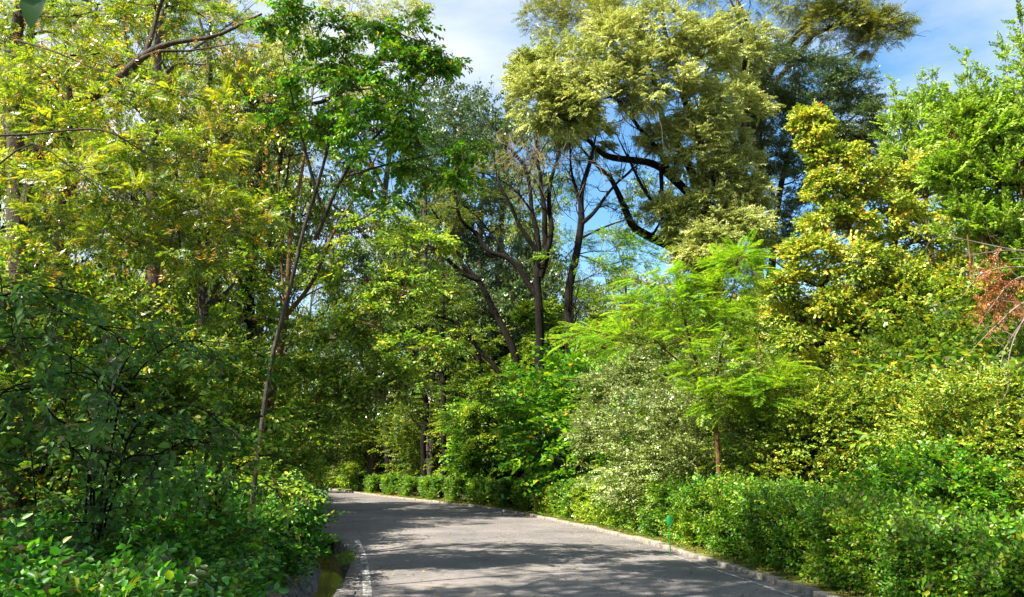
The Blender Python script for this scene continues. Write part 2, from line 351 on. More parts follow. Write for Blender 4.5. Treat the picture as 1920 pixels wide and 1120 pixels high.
def tree(name, label, paths, lobes, kind, mat, bark, back=None, mix=None, near=0, twiggy=0, cat='tree', group=None, limb_r=.05, sides=8, fol={}, extra=None, jit=.04, no_limb=False, attach=None, base_r=None):
    """paths: pixel paths [(px,py,d,r)...]; the first starts at the ground."""
    mbT = MB(); pts = []
    if near:
        f = near / paths[0][0][2]; dl = near - paths[0][0][2]
        paths = [[(a, b, c + dl, r * f) for a, b, c, r in p] for p in paths]; lobes = [(l[0], l[1], l[2] + dl, *l[3:]) for l in lobes]
    if back is not None:      # keep the tree behind the hedge: push every depth by the same amount
        need = max(kerb_depth(l[0]) + back + l[3] * l[2] / F_PX - l[2] for l in lobes if l[1] + l[4] > 800) if any(l[1] + l[4] > 800 for l in lobes) else 0
        need = max(0, need, kerb_depth(paths[0][0][0]) + back - paths[0][0][2])
        f = 1 + need / paths[0][0][2]
        paths = [[(a, b, c + need, r * f) for a, b, c, r in p] for p in paths]; lobes = [(l[0], l[1], l[2] + need, *l[3:]) for l in lobes]
    first = True
    base = None
    for pth in paths:
        C = [(*P(px, py, d), r) for (px, py, d, r) in pth]
        if first:
            b = np.array(C[0]); C[0] = (b[0], b[1], -0.08, b[3])
            base = np.array([b[0], b[1], 0.0]); first = False
            # root flare
            C.insert(1, (b[0] * .97 + C[1][0] * .03, b[1], 0.35, b[3] * .82)); C[0] = (b[0], b[1], -.08, b[3] * 1.35)
        if C[-1][3] > .02:      # let the stem run out to a fine tip
            a_, b_ = np.array(C[-2][:3]), np.array(C[-1][:3]); e_ = b_ + nrm(b_ - a_) * 1.6 + rs.randn(3) * .3
            C.append((*e_, .008))
        S = branch(mbT, C, jit=jit * min(1, C[0][3] * 8), sides=sides, step=.3)
        pts.append(S)
        for _ in range(twiggy):
            k = rs.randint(len(S) // 3, len(S)); s0 = S[k]; L_ = rs.uniform(1.0, 2.6) * min(1.2, .5 + s0[3] * 6)
            ax = nrm(S[min(k + 1, len(S) - 1), :3] - S[k - 1, :3]) if k else np.array([0, 0, 1.0]); dr = nrm(ax * .8 + rs.randn(3) * .7 + np.array([0, 0, .3]))
            e1 = s0[:3] + dr * L_ * .5 + rs.randn(3) * .1; e2 = e1 + nrm(dr + rs.randn(3) * .5) * L_ * .5; r1_ = min(.03, s0[3] * .5)
            branch(mbT, [(*s0[:3], r1_), (*e1, r1_ * .7), (*e2, .006)], jit=.04, sides=4)
            for _ in range(3):
                q = e1 + (e2 - e1) * rs.rand(); e3 = q + nrm(dr + rs.randn(3) * .9) * L_ * rs.uniform(.2, .45)
                branch(mbT, [(*q, r1_ * .45), (*((q + e3) / 2 + rs.randn(3) * .05), r1_ * .35), (*e3, .004)], jit=.02, sides=3)
    A = np.vstack(pts)
    W = [lobe_px(l) for l in lobes]
    mbC = MB()
    cc = foliage(mbC, kind, W, **fol)
    if mix: foliage(mbC, mix[0], W, **{**fol, 'scl': mix[1], 'twigs': mix[2]})
    if not no_limb:
        for lb, ce in zip(W, cc):
            c = np.array(lb[:3])
            dd = np.linalg.norm(A[:, :3] - c, axis=1) + np.maximum(0, A[:, 2] - c[2]) * 2.0 + (A[:, 2] < base[2] + .5) * 3
            j = int(dd.argmin()); a = A[j]
            r0 = min(a[3] * .7, limb_r)
            mid = (a[:3] + c) / 2 + rs.randn(3) * .12 * np.linalg.norm(c - a[:3]) * .6
            S = branch(mbT, [(*a[:3], r0), (*mid, r0 * .75), (*c, r0 * .5)], jit=.03, sides=5)
            for q in ce:
                k = rs.randint(len(S) // 2, len(S)); s0 = S[k]
                m2 = (s0[:3] + q) / 2 + rs.randn(3) * .08 * np.linalg.norm(q - s0[:3])
                branch(mbT, [(*s0[:3], max(.006, s0[3] * .45)), (*m2, max(.005, s0[3] * .3)), (*q, .004)], jit=.02, sides=4, step=.4)
    root = thing(name, label, cat, group, loc=base)
    off = -base
    def rel(mb):
        mb.V = [v + off.astype(np.float32) for v in mb.V]; return mb
    obj('trunk', rel(mbT).mesh('trunk', M[bark], smooth=True), root)
    obj('crown', rel(mbC).mesh('crown', M[mat], use_r=True), root)
    if extra:
        for nm, mb, mt in extra:
            obj(nm, rel(mb).mesh(nm, M[mt], use_r=True, smooth=nm.startswith('dead')), root)
    return root

# ------------------------------------------------------------------ ground, road, ditch
def grid_ground():
    xs = np.concatenate([np.linspace(-400, -30, 12), np.linspace(-28, 28, 113), np.linspace(30, 400, 12)])
    ys = np.concatenate([np.linspace(-60, -2, 10), np.linspace(0, 90, 181), np.linspace(95, 900, 14)])
    return xs, ys
R_EDGE = [(1930, 1260), (1530, 1120), (1390, 1075), (1250, 1031), (1150, 1003), (1010, 972), (940, 959), (880, 950), (800, 941), (720, 932), (650, 923), (600, 916), (560, 911)]
re = np.array([G(*p)[:2] for p in R_EDGE])
re = np.vstack([[re[0][0] + 1.0, -6], re, re[-1] + np.array([-9, 14.0]), re[-1] + np.array([-28, 30.0]), re[-1] + np.array([-60, 45.0])])
def resample(pl, step):
    S = spline(np.column_stack([pl, np.zeros(len(pl)), np.zeros(len(pl))]), step)[:, :2]
    seg = np.r_[0, np.cumsum(np.linalg.norm(np.diff(S, axis=0), axis=1))]
    t = np.arange(0, seg[-1], step)
    return np.column_stack([np.interp(t, seg, S[:, 0]), np.interp(t, seg, S[:, 1])])
RE = resample(re, .5)
# smooth
for _ in range(30): RE[1:-1] = .25 * RE[:-2] + .5 * RE[1:-1] + .25 * RE[2:]
tg = nrm(np.gradient(RE, axis=0)); LN = np.column_stack([-tg[:, 1], tg[:, 0]])     # left normal
_t = np.clip((RE[:, 1] - 13.0) / 9.0, 0, 1); WIDS = 6.15 + 1.25 * _t * _t * (3 - 2 * _t); WID = 7.0
LE = RE + LN * WIDS[:, None]

def strip(pl, n, a, b, z0, z1=None, seg=1):
    """quad strip between offsets a and b along normal n"""
    z1 = z0 if z1 is None else z1
    k = np.linspace(0, 1, seg + 1)
    rows = [np.column_stack([pl + n * (a + (b - a) * t), np.full(len(pl), z0 + (z1 - z0) * t)]) for t in k]
    V = np.stack(rows, 1).reshape(-1, 3); m = seg + 1
    i = np.arange(len(pl) - 1)[:, None] * m; j = np.arange(seg)[None]
    Fq = np.stack([i + j, i + m + j, i + m + j + 1, i + j + 1], -1).reshape(-1, 4)
    return V, Fq

M['soil'] = rough_mat('woodland_soil', [(.3, (.025, .02, .012)), (.5, (.07, .055, .025)), (.62, (.06, .09, .02)), (.8, (.16, .11, .04))], scale=1.6, bump=.8, dist=.08, bscale=14)
xs, ys = grid_ground()
X, Y = np.meshgrid(xs, ys)
Z = np.zeros_like(X)
# distance from road centre line decides where the bank rises
ctr = (RE + LE) / 2
DR = np.full(X.shape, 99.0)
for i in range(0, len(ctr), 2): DR = np.minimum(DR, np.hypot(X - ctr[i, 0], Y - ctr[i, 1]))
Z = np.clip((DR - 4.2) * .05, 0, .35) + .06 * np.sin(X * 1.3) * np.cos(Y * .9) * (DR > 5)
Z -= .03
# trench for the ditch: lower the ground where it runs
DITCH = np.array([[-2.45, 3.0], [-2.50, 8.0], [-2.66, 11.0], [-3.15, 15.0], [-3.95, 18.5], [-4.85, 21.2]])
dpl = resample(DITCH, .25)
dtg = nrm(np.gradient(dpl, axis=0)); dn = np.column_stack([-dtg[:, 1], dtg[:, 0]])
DD = np.full(X.shape, 99.0)
for p in dpl: DD = np.minimum(DD, np.hypot(X - p[0], Y - p[1]))
Z = np.where((DD < .8) & (Y < 21.0), -.62, Z)
Vg = np.column_stack([X.ravel(), Y.ravel(), Z.ravel()])
nx = len(xs); i, j = np.meshgrid(np.arange(len(ys) - 1), np.arange(nx - 1), indexing='ij')
Fg = np.stack([i * nx + j, i * nx + j + 1, (i + 1) * nx + j + 1, (i + 1) * nx + j], -1).reshape(-1, 4)
tag(obj('ground', mesh_quads('ground', Vg, Fg, M['soil'], smooth=True)), kind='structure')

# asphalt
m = mat_new('asphalt'); t = m.node_tree
tcn = N(t, 'ShaderNodeTexCoord')
n1 = N(t, 'ShaderNodeTexNoise'); n1.inputs['Scale'].default_value = .55; n1.inputs['Detail'].default_value = 6
n2 = N(t, 'ShaderNodeTexNoise'); n2.inputs['Scale'].default_value = 60; n2.inputs['Detail'].default_value = 4
vo = N(t, 'ShaderNodeTexVoronoi'); vo.inputs['Scale'].default_value = 90
r1 = N(t, 'ShaderNodeValToRGB'); ramp_set(r1, [(.3, (.10, .094, .097)), (.55, (.16, .145, .138)), (.75, (.215, .19, .172))])
r2 = N(t, 'ShaderNodeValToRGB'); ramp_set(r2, [(.3, (.62, .62, .64)), (.6, (1.0, 1.0, 1.0)), (.8, (1.25, 1.22, 1.2))])
mu = N(t, 'ShaderNodeMixRGB', blend_type='MULTIPLY'); mu.inputs[0].default_value = 1
bp = N(t, 'ShaderNodeBump'); bp.inputs['Strength'].default_value = .35; bp.inputs['Distance'].default_value = .01
pr = N(t, 'ShaderNodeBsdfPrincipled'); pr.inputs['Roughness'].default_value = .82
o = N(t, 'ShaderNodeOutputMaterial')
for nn in (n1, n2, vo): t.links.new(tcn.outputs['Object'], nn.inputs['Vector'])
n4 = N(t, 'ShaderNodeTexNoise'); n4.inputs['Scale'].default_value = 7; n4.inputs['Detail'].default_value = 9; n4.inputs['Roughness'].default_value = .75
r4 = N(t, 'ShaderNodeValToRGB'); ramp_set(r4, [(.3, (.66, .66, .68)), (.52, (1, 1, 1)), (.75, (1.3, 1.27, 1.22))]); m4 = N(t, 'ShaderNodeMixRGB', blend_type='MULTIPLY'); m4.inputs[0].default_value = 1
v5 = N(t, 'ShaderNodeTexVoronoi', feature='DISTANCE_TO_EDGE'); v5.inputs['Scale'].default_value = .55; r5 = N(t, 'ShaderNodeValToRGB'); ramp_set(r5, [(.0, (.45, .44, .43)), (.012, (1, 1, 1))]); m5 = N(t, 'ShaderNodeMixRGB', blend_type='MULTIPLY'); m5.inputs[0].default_value = .7
n6 = N(t, 'ShaderNodeTexNoise'); n6.inputs['Scale'].default_value = 1.5; n6.inputs['Detail'].default_value = 8; a6 = N(t, 'ShaderNodeMixRGB', blend_type='ADD'); a6.inputs[0].default_value = .8
t.links.new(tcn.outputs['Object'], n4.inputs['Vector']); t.links.new(tcn.outputs['Object'], n6.inputs['Vector']); t.links.new(tcn.outputs['Object'], a6.inputs[1]); t.links.new(n6.outputs[1], a6.inputs[2]); t.links.new(a6.outputs[0], v5.inputs['Vector'])
t.links.new(n4.outputs[0], r4.inputs[0]); t.links.new(v5.outputs['Distance'], r5.inputs[0])
t.links.new(n1.outputs[0], r1.inputs[0]); t.links.new(n2.outputs[0], r2.inputs[0])
t.links.new(mu.outputs[0], m4.inputs[1]); t.links.new(r4.outputs[0], m4.inputs[2]); t.links.new(m4.outputs[0], m5.inputs[1]); t.links.new(r5.outputs[0], m5.inputs[2])
t.links.new(r1.outputs[0], mu.inputs[1]); t.links.new(r2.outputs[0], mu.inputs[2]); t.links.new(m5.outputs[0], pr.inputs['Base Color'])
t.links.new(vo.outputs[0], bp.inputs['Height']); t.links.new(bp.outputs[0], pr.inputs['Normal']); t.links.new(pr.outputs[0], o.inputs[0])
M['asphalt'] = m
# left edge follows the ditch while it lasts, else the full width
def left_limit(p, n, w0):
    w_ = w0
    for k in np.arange(3.0, w0 + .01, .05):
        q = p + n * k
        if q[1] < 21.5 and np.min(np.hypot(dpl[:-5, 0] - q[0], dpl[:-5, 1] - q[1])) < .34: w_ = k - .02; break
    return w_
LW = np.array([left_limit(p, n, w0) for p, n, w0 in zip(RE, LN, WIDS)])
for _ in range(0): LW[1:-1] = np.minimum(LW[1:-1], .25 * LW[:-2] + .5 * LW[1:-1] + .25 * LW[2:])
rows = []
SEG = 10
for k in range(SEG + 1):
    tt = k / SEG; off = LW * tt
    rows.append(np.column_stack([RE + LN * off[:, None], .03 * np.sin(np.pi * tt) * np.ones(len(RE))]))
V = np.stack(rows, 1).reshape(-1, 3); mm = SEG + 1
i = np.arange(len(RE) - 1)[:, None] * mm; j = np.arange(SEG)[None]
Fq = np.stack([i + j, i + mm + j, i + mm + j + 1, i + j + 1], -1).reshape(-1, 4)
tag(obj('road', mesh_quads('road', V, Fq, M['asphalt'], smooth=True)), kind='structure')

# painted edge lines, worn
def worn_paint(name):
    m = mat_new(name); t = m.node_tree
    tcn = N(t, 'ShaderNodeTexCoord'); n1 = N(t, 'ShaderNodeTexNoise'); n1.inputs['Scale'].default_value = 9; n1.inputs['Detail'].default_value = 8
    r1 = N(t, 'ShaderNodeValToRGB'); ramp_set(r1, [(.44, (.20, .185, .175)), (.56, (.40, .38, .36)), (.8, (.58, .56, .53))])
    pr = N(t, 'ShaderNodeBsdfPrincipled'); pr.inputs['Roughness'].default_value = .8; o = N(t, 'ShaderNodeOutputMaterial')
    t.links.new(tcn.outputs['Object'], n1.inputs['Vector']); t.links.new(n1.outputs[0], r1.inputs[0]); t.links.new(r1.outputs[0], pr.inputs['Base Color']); t.links.new(pr.outputs[0], o.inputs[0])
    return m
M['paint'] = worn_paint('worn_white_paint')
def road_z(p):       # height of the crowned asphalt at points
    z = []
    for q in p:
        k = int(np.argmin(np.hypot(RE[:, 0] - q[0], RE[:, 1] - q[1]))); tt = np.clip(np.dot(q - RE[k], LN[k]) / LW[k], 0, 1)
        z.append(.03 * math.sin(math.pi * tt))
    return np.array(z)
def paint_line(name, pl, wdt):
    tt = nrm(np.gradient(pl, axis=0)); n_ = np.column_stack([-tt[:, 1], tt[:, 0]])
    a = pl - n_ * wdt / 2; b = pl + n_ * wdt / 2
    V = np.stack([np.column_stack([a, road_z(a) + .006]), np.column_stack([b, road_z(b) + .006])], 1).reshape(-1, 3)
    i = np.arange(len(pl) - 1) * 2
    return mesh_quads(name, V, np.stack([i, i + 2, i + 3, i + 1], -1), M['paint'])
lp = resample(np.array([G(x, y)[:2] for x, y in [(690, 1180), (689, 1120), (687, 1090), (684, 1062), (678, 1035), (668, 1012)]]), .25)
tag(obj('road_marking', paint_line('road_marking', lp, .12)), kind='structure')
sel = (RE[:, 1] > 4) & (RE[:, 1] < 17)
tag(obj('road_marking', paint_line('road_marking', (RE + LN * .26)[sel], .05)), kind='structure')

# kerb on the right: separate weathered stones in one structure
M['kerb'] = rough_mat('kerb_stone', [(.3, (.08, .07, .06)), (.5, (.20, .18, .15)), (.75, (.36, .32, .27))], scale=7, bump=.6, dist=.01)
mb = MB()
seg = np.r_[0, np.cumsum(np.linalg.norm(np.diff(RE, axis=0), axis=1))]
s_ = 0
while s_ < 95:
    ln = .62
    x = np.interp(s_ + ln / 2, seg, RE[:, 0]); y = np.interp(s_ + ln / 2, seg, RE[:, 1]); k = min(int((s_ + ln / 2) / .5), len(tg) - 1)
    a = math.atan2(tg[k, 1], tg[k, 0]); off = -LN[k] * (.075 + rs.uniform(-.012, .012))
    hh = .055 + rs.uniform(-.012, .01)
    mb.box((x + off[0], y + off[1], hh - .03), (ln / 2 - rs.uniform(.005, .02), .07, hh), a + rs.uniform(-.02, .02))
    s_ += ln
ko = obj('kerb', mb.mesh('kerb', M['kerb'])); tag(ko, kind='structure')
bv = ko.modifiers.new('bevel', 'BEVEL'); bv.width = .012; bv.segments = 2

# mossy verge behind the kerb
M['moss'] = rough_mat('mossy_soil', [(.3, (.05, .035, .015)), (.48, (.10, .10, .015)), (.6, (.13, .17, .02)), (.78, (.24, .13, .04))], scale=3.2, bump=.9, dist=.04, bscale=30)
V, Fq = strip(RE, LN, -.14, -1.6, .055, .10, 6)
V[:, 2] += rs.uniform(-.012, .012, len(V))
tag(obj('verge', mesh_quads('verge', V, Fq, M['moss'], smooth=True)), kind='structure')

# ditch: stone lined channel
M['stone'] = rough_mat('ditch_stone', [(.4, (.05, .045, .045)), (.55, (.17, .155, .15)), (.75, (.32, .29, .27))], scale=9, bump=1.0, dist=.08, bscale=7, rough=.75)
def chan(prof, pl, nn, jz=.0):
    rows = [np.column_stack([pl + nn * a, np.full(len(pl), z)]) for a, z in prof]
    V = np.stack(rows, 1).reshape(-1, 3); m = len(prof); V += rs.randn(*V.shape) * jz
    i = np.arange(len(pl) - 1)[:, None] * m; j = np.arange(m - 1)[None]
    return V, np.stack([i + j, i + m + j, i + m + j + 1, i + j + 1], -1).reshape(-1, 4)
root = thing('drainage_ditch', 'stone lined roadside drainage ditch with sloping walls on the left of the road', 'ditch')
V, Fq = chan([(.98, .12), (.70, .10), (.55, .07), (.44, -.06), (.38, -.15), (.32, -.24), (.26, -.33), (.20, -.42)], dpl, dn, .022)
obj('stone_wall', mesh_quads('stone_wall', V, Fq, M['stone']), root)
V, Fq = chan([(-.20, -.42), (-.24, -.25), (-.28, -.10), (-.33, .012), (-.46, .010), (-.60, .006)], dpl, dn, .008)
obj('stone_wall', mesh_quads('stone_wall', V, Fq, M['stone']), root)
V, Fq = chan([(.22, -.43), (.08, -.45), (-.08, -.45), (-.22, -.43)], dpl, dn, .01)
obj('channel_floor', mesh_quads('channel_floor', V, Fq, M['stone']), root)
# rounded culvert mouth at its far end
mb = MB(); e = dpl[-1]; et = dtg[-1]; en = dn[-1]
th = np.linspace(-.25, math.pi + .1, 15)
ring = np.array([[*(e + en * (.20 * 1 + .42 * math.cos(a)) + et * (.05 + .50 * max(0, math.sin(a)))), -.12 + .16 + .02 * rs.randn()] for a in th])
for zz in (-.36, -.20, -.05):
    for q in range(0, len(ring) - 1):
        c = (ring[q] + ring[q + 1]) / 2; dd = ring[q + 1] - ring[q]
        mb.box((c[0], c[1], zz + rs.uniform(-.02, .02)), (np.hypot(*dd[:2]) * .5, .09 + rs.uniform(0, .03), .075), math.atan2(dd[1], dd[0]) + rs.uniform(-.15, .15))
obj('culvert_rim', mb.mesh('culvert_rim', M['stone']), root)
# shallow water
m = mat_new('ditch_water'); t = m.node_tree
pr = N(t, 'ShaderNodeBsdfPrincipled'); pr.inputs['Base Color'].default_value = (.10, .10, .03, 1); pr.inputs['Roughness'].default_value = .06; pr.inputs['IOR'].default_value = 1.33
n1 = N(t, 'ShaderNodeTexNoise'); n1.inputs['Scale'].default_value = 7; tcn = N(t, 'ShaderNodeTexCoord'); bp = N(t, 'ShaderNodeBump'); bp.inputs['Strength'].default_value = .12
n3 = N(t, 'ShaderNodeTexNoise'); n3.inputs['Scale'].default_value = 2.2; n3.inputs['Detail'].default_value = 6; r3 = N(t, 'ShaderNodeValToRGB'); ramp_set(r3, [(.35, (.06, .06, .03)), (.5, (.20, .18, .03)), (.65, (.10, .12, .02))])
o = N(t, 'ShaderNodeOutputMaterial'); t.links.new(tcn.outputs['Object'], n1.inputs['Vector']); t.links.new(tcn.outputs['Object'], n3.inputs['Vector']); t.links.new(n3.outputs[0], r3.inputs[0]); t.links.new(r3.outputs[0], pr.inputs['Base Color'])
t.links.new(n1.outputs[0], bp.inputs['Height']); t.links.new(bp.outputs[0], pr.inputs['Normal']); t.links.new(pr.outputs[0], o.inputs[0])
M['water'] = m
V, Fq = chan([(.26, -.37), (-.26, -.37)], dpl, dn)
tag(obj('ditch_water', mesh_quads('ditch_water', V, Fq, M['water'])), kind='structure')

# ------------------------------------------------------------------ litter and small growth
def loose_leaves(name, n, sampler, mat, size=.05, z=.012):
    p = np.array([sampler() for _ in range(n)])
    v, f = leaf_shape(1.0, .6, False, .25, .1)
    a = rs.uniform(0, 6.28, n); s = size * rs.uniform(.6, 1.3, n)
    d = np.column_stack([np.cos(a), np.sin(a), rs.uniform(-.15, .3, n)]); u = np.array([0, 0, 1.0]) + rs.randn(n, 3) * .25
    Rm = frame(d, u); V = np.einsum('nij,vj->nvi', Rm, v) * s[:, None, None] + p[:, None, :]
    V[:, :, 2] = np.maximum(V[:, :, 2], p[:, None, 2] - .002)
    Fq = f[None] + (np.arange(n) * 4)[:, None, None]
    return mesh_quads(name, V.reshape(-1, 3), Fq.reshape(-1, 4), mat, np.repeat(.06 + .94 * rs.rand(n), 4))
M['litter'] = leaf_mat('litter', [(4, (.16, .11, .04)), (3, (.42, .32, .06)), (2, (.22, .12, .04)), (1, (.30, .34, .05)), (1, (.45, .20, .04))], trans=.1, gloss=.05)
def on_road():
    k = rs.randint(8, 150); r = rs.rand(); tt = (rs.rand() ** 2.2 if rs.rand() < .5 else 1 - rs.rand() ** 2 * .8) if r < .8 else rs.rand()
    q = RE[k] + LN[k] * LW[k] * tt + rs.randn(2) * .1
    return (q[0], q[1], .03 * math.sin(math.pi * tt) + .014)
tag(obj('fallen_leaves', loose_leaves('fallen_leaves', 3600, on_road, M['litter'], .048)), 'small yellow fallen leaves scattered on the asphalt road', 'fallen leaves', kind='stuff')
def on_verge():
    k = rs.randint(6, 130); tt = .16 + rs.rand() * 1.3; q = RE[k] - LN[k] * tt
    return (q[0], q[1], .085 + tt * .03)
tag(obj('leaf_litter', loose_leaves('leaf_litter', 16000, on_verge, M['litter'], .055)), 'brown and orange leaf litter lying along the kerb under the hedge', 'leaf litter', kind='stuff')
def on_left():
    x_ = rs.uniform(-7, -3.3); return (x_, rs.uniform(4, 16), .12)
M['grass'] = leaf_mat('grass_blade', [(3, (.05, .14, .012)), (3, (.11, .22, .018)), (2, (.2, .26, .04))], trans=.4, gloss=.06)
def grass(name, n, sampler, hgt=.12):
    mb = MB(); p = np.array([sampler() for _ in range(n)])
    v, f = leaf_shape(1.0, .09, False, .2, .35)
    d = np.column_stack([rs.randn(n) * .45, rs.randn(n) * .45, np.ones(n)]); u = rs.randn(n, 3)
    Rm = frame(d, u); V = np.einsum('nij,vj->nvi', Rm, v) * (hgt * rs.uniform(.5, 1.4, n))[:, None, None] + p[:, None, :]
    Fq = f[None] + (np.arange(n) * 4)[:, None, None]
    return mesh_quads(name, V.reshape(-1, 3), Fq.reshape(-1, 4), M['grass'], np.repeat(.06 + .94 * rs.rand(n), 4))
tag(obj('verge_grass', grass('verge_grass', 22000, lambda: (lambda k, tt: (*(RE[k] - LN[k] * tt), .07))(rs.randint(6, 110), .17 + rs.rand() ** 1.5 * .9), .07)), 'short grass and moss growing between kerb and hedge', 'grass', kind='stuff')
def tuft():
    c = [(-3.05, 15.9), (-2.92, 15.2), (-3.2, 16.4)][rs.randint(3)]
    return (c[0] + .0 + rs.randn() * .05, c[1] + rs.randn() * .3, .0)
tag(obj('ditch_grass', grass('ditch_grass', 1100, tuft, .085)), 'bright grass tuft growing on the asphalt edge beside the ditch', 'grass', kind='stuff')

# ------------------------------------------------------------------ hedge on the right
def hedge_section(length, height, depth, kind, n, shoots, stems=14):
    mbF = MB(); mbS = MB()
    # twigs spread over front, top and a bit of inside
    u = rs.uniform(-length / 2, length / 2, n)
    face = rs.rand(n)
    v = np.where(face < .55, -depth / 2 + rs.rand(n) ** 2 * .35, rs.uniform(-depth / 2, depth / 2, n))
    h = np.where(face < .55, rs.uniform(.04, 1, n) * height, height - rs.rand(n) ** 2 * .35)
    bul = .10 * np.sin(u * 3.1 + rs.rand() * 6) + .08 * np.sin(u * 7.3 + h * 4)
    p = np.column_stack([u, v + bul * (face < .55), h + (.10 * np.sin(u * 2.3 + 1) + .06 * np.sin(u * 6.1 + v * 5)) * (h > height * .6)])
    d = np.column_stack([rs.randn(n) * .6, np.where(face < .55, -.7, 0) + rs.randn(n) * .5, rs.uniform(-.1, 1.0, n)])
    cv = .3 * np.sin(u * 2.6 + rs.rand() * 6) * np.cos(h * 3 + u) + rs.uniform(-.15, .15, n)
    keep = (np.sin(u * 4.7 + rs.rand() * 6) * np.sin(h * 5.1 + rs.rand() * 6) + rs.randn(n) * .3) > -.42; p = p[keep]; d = d[keep]; cv = cv[keep]; n = len(p)
    V, Fq, R = scatter(kind, p, nrm(d), np.array([0, -.5, .8]) + rs.randn(n, 3) * .5, rs.uniform(.55, 1.25, n), cv); mbF.add(V, Fq, R)
    if shoots:
        u = rs.uniform(-length / 2, length / 2, shoots); vv = rs.uniform(-depth / 2, depth / 2, shoots)
        p = np.column_stack([u, vv, height + rs.uniform(-.1, .12, shoots)]); d = np.column_stack([rs.randn(shoots) * .35, rs.randn(shoots) * .35 - .15, np.ones(shoots)])
        V, Fq, R = scatter(kind, p, nrm(d), rs.randn(shoots, 3), rs.uniform(.7, 1.5, shoots), None); mbF.add(V, Fq, R)
    mbS.tube([(-length / 2, 0, -.03), (0, 0, -.03), (length / 2, 0, -.03)], .03, 5)
    for k in range(stems):
        x0 = rs.uniform(-length / 2, length / 2); y0 = rs.uniform(-.04, .04)
        branch(mbS, [(x0, y0, -.05, .014), (x0 + rs.randn() * .08, y0 + rs.randn() * .08, height * .5, .010), (x0 + rs.randn() * .2, y0 + rs.randn() * .15, height * .92, .005)], jit=.01, sides=4, step=.25)
    return mbF, mbS
def along(y):   # index on kerb line where it reaches forward distance y
    return int(np.argmin(np.abs(RE[:, 1] - y)))
hl = 'overgrown green hedge, '
HED = [  # y, length, height, depth, kind, n, shoots, mat, label tail
    (5.3, 2.3, .66, 1.3, 'hedge', 3400, 90, 'hedge', 'section nearest the camera at the bottom right corner'),
    (7.5, 2.4, .70, 1.3, 'hedge', 3600, 110, 'hedge', 'second section from the right edge, in front of dark shrubs'),
    (9.7, 2.5, .74, 1.3, 'hedge', 3600, 130, 'hedge', 'section beside the bottom end of the kerb'),
    (11.9, 2.5, .88, 1.3, 'hedge', 3600, 150, 'hedge', 'section just right of the near green stake'),
    (14.2, 2.6, 1.02, 1.3, 'hedge', 3400, 150, 'hedge', 'tall section behind the near green stake'),
    (16.7, 2.8, 1.10, 1.2, 'hedge', 3200, 140, 'hedge', 'bright section left of the near green stake'),
    (19.4, 2.9, 1.05, 1.2, 'hedge', 2900, 110, 'hedge', 'section in the middle of the bend'),
    (22.2, 2.9, .98, 1.1, 'hedge', 2600, 90, 'hedge', 'farthest section before the clipped blocks'),
]
for (y, ln, ht, dp, kd, n, sh, mt, lab) in HED:
    k = along(y); n_ = -LN[k]; c = RE[k] + n_ * (.55 + dp / 2)
    a = math.atan2(-tg[k, 1], -tg[k, 0])
    root = thing('hedge', hl + lab, 'hedge', 'sections of the overgrown hedge', loc=(c[0], c[1], .06), rz=a)
    f_, s2 = hedge_section(ln, ht, dp, kd, n, sh)
    # local -y must face the road
    chk = Vector((0, -1, 0)); chk.rotate(root.rotation_euler)
    if chk.x * LN[k, 0] + chk.y * LN[k, 1] < 0: root.rotation_euler = (0, 0, a + math.pi)
    obj('foliage', f_.mesh('foliage', M[mt], use_r=True), root); obj('stems', s2.mesh('stems', M['bark_grey'], smooth=True), root)
# clipped blocks receding to the bend
protos = []
for v, mt in enumerate(['hedge', 'hedge_lime', 'hedge']):
    root = thing('hedge_block', 'x', 'hedge block', 'clipped hedge blocks along the far kerb')
    f_, s2 = hedge_section(1.55, .95 + .05 * v, .95, 'hedgefar', 1150, 25, 6)
    obj('foliage', f_.mesh('foliage', M[mt], use_r=True), root); obj('stems', s2.mesh('stems', M['bark_grey'], smooth=True), root)
    protos.append(root)
used = [False] * 3
BL = [(24.9, 1, 1.25, 'sunny yellow-green clipped hedge block right of the small green stake'), (27.3, 0, 1.22, 'dark clipped hedge block just left of the small green stake'),
      (29.6, 1, 1.0, 'low yellow-green hedge block with a flat brown top'), (32.2, 2, 1.1, 'shaggy blue-green hedge block left of the low yellow-green block'),
      (34.8, 0, 1.15, 'dark shaggy hedge block midway along the bend'), (37.6, 2, 1.1, 'square dark hedge block below the forked tree trunks'),
      (40.4, 0, 1.1, 'clipped hedge block with a lit left edge, below the black straight trunk'), (43.6, 2, 1.15, 'shadowed hedge block right of the thick dark trunk'),
      (47, 0, 1.15, 'hedge block at the foot of the thick dark trunk'), (50.6, 2, 1.2, 'narrow hedge block left of the thick dark trunk'), (54.5, 0, 1.2, 'dark hedge block near the lime bushes'),
      (58.6, 2, 1.25, 'darkest hedge block touching the lime bushes at the end of the road')]
for y, v, sc, lab in BL:
    k = along(y); n_ = -LN[k]; c = RE[k] + n_ * (.95)
    a = math.atan2(tg[k, 1], tg[k, 0]) + math.pi
    # orient local -y to the road (road is on +LN side)
    if (-math.sin(a) * -1) * LN[k, 0] + (-math.cos(a)) * LN[k, 1] < 0: a += math.pi
    if not used[v]:
        r = protos[v]; used[v] = True; r.location = (c[0], c[1], .05); r.rotation_euler = (0, 0, a); r.scale = (sc * 1.32, sc * .8, sc * .8); r['label'] = lab
    else: dup(protos[v], lab, (c[0], c[1], .05), a, (sc * 1.32, sc * .8, sc * .8))

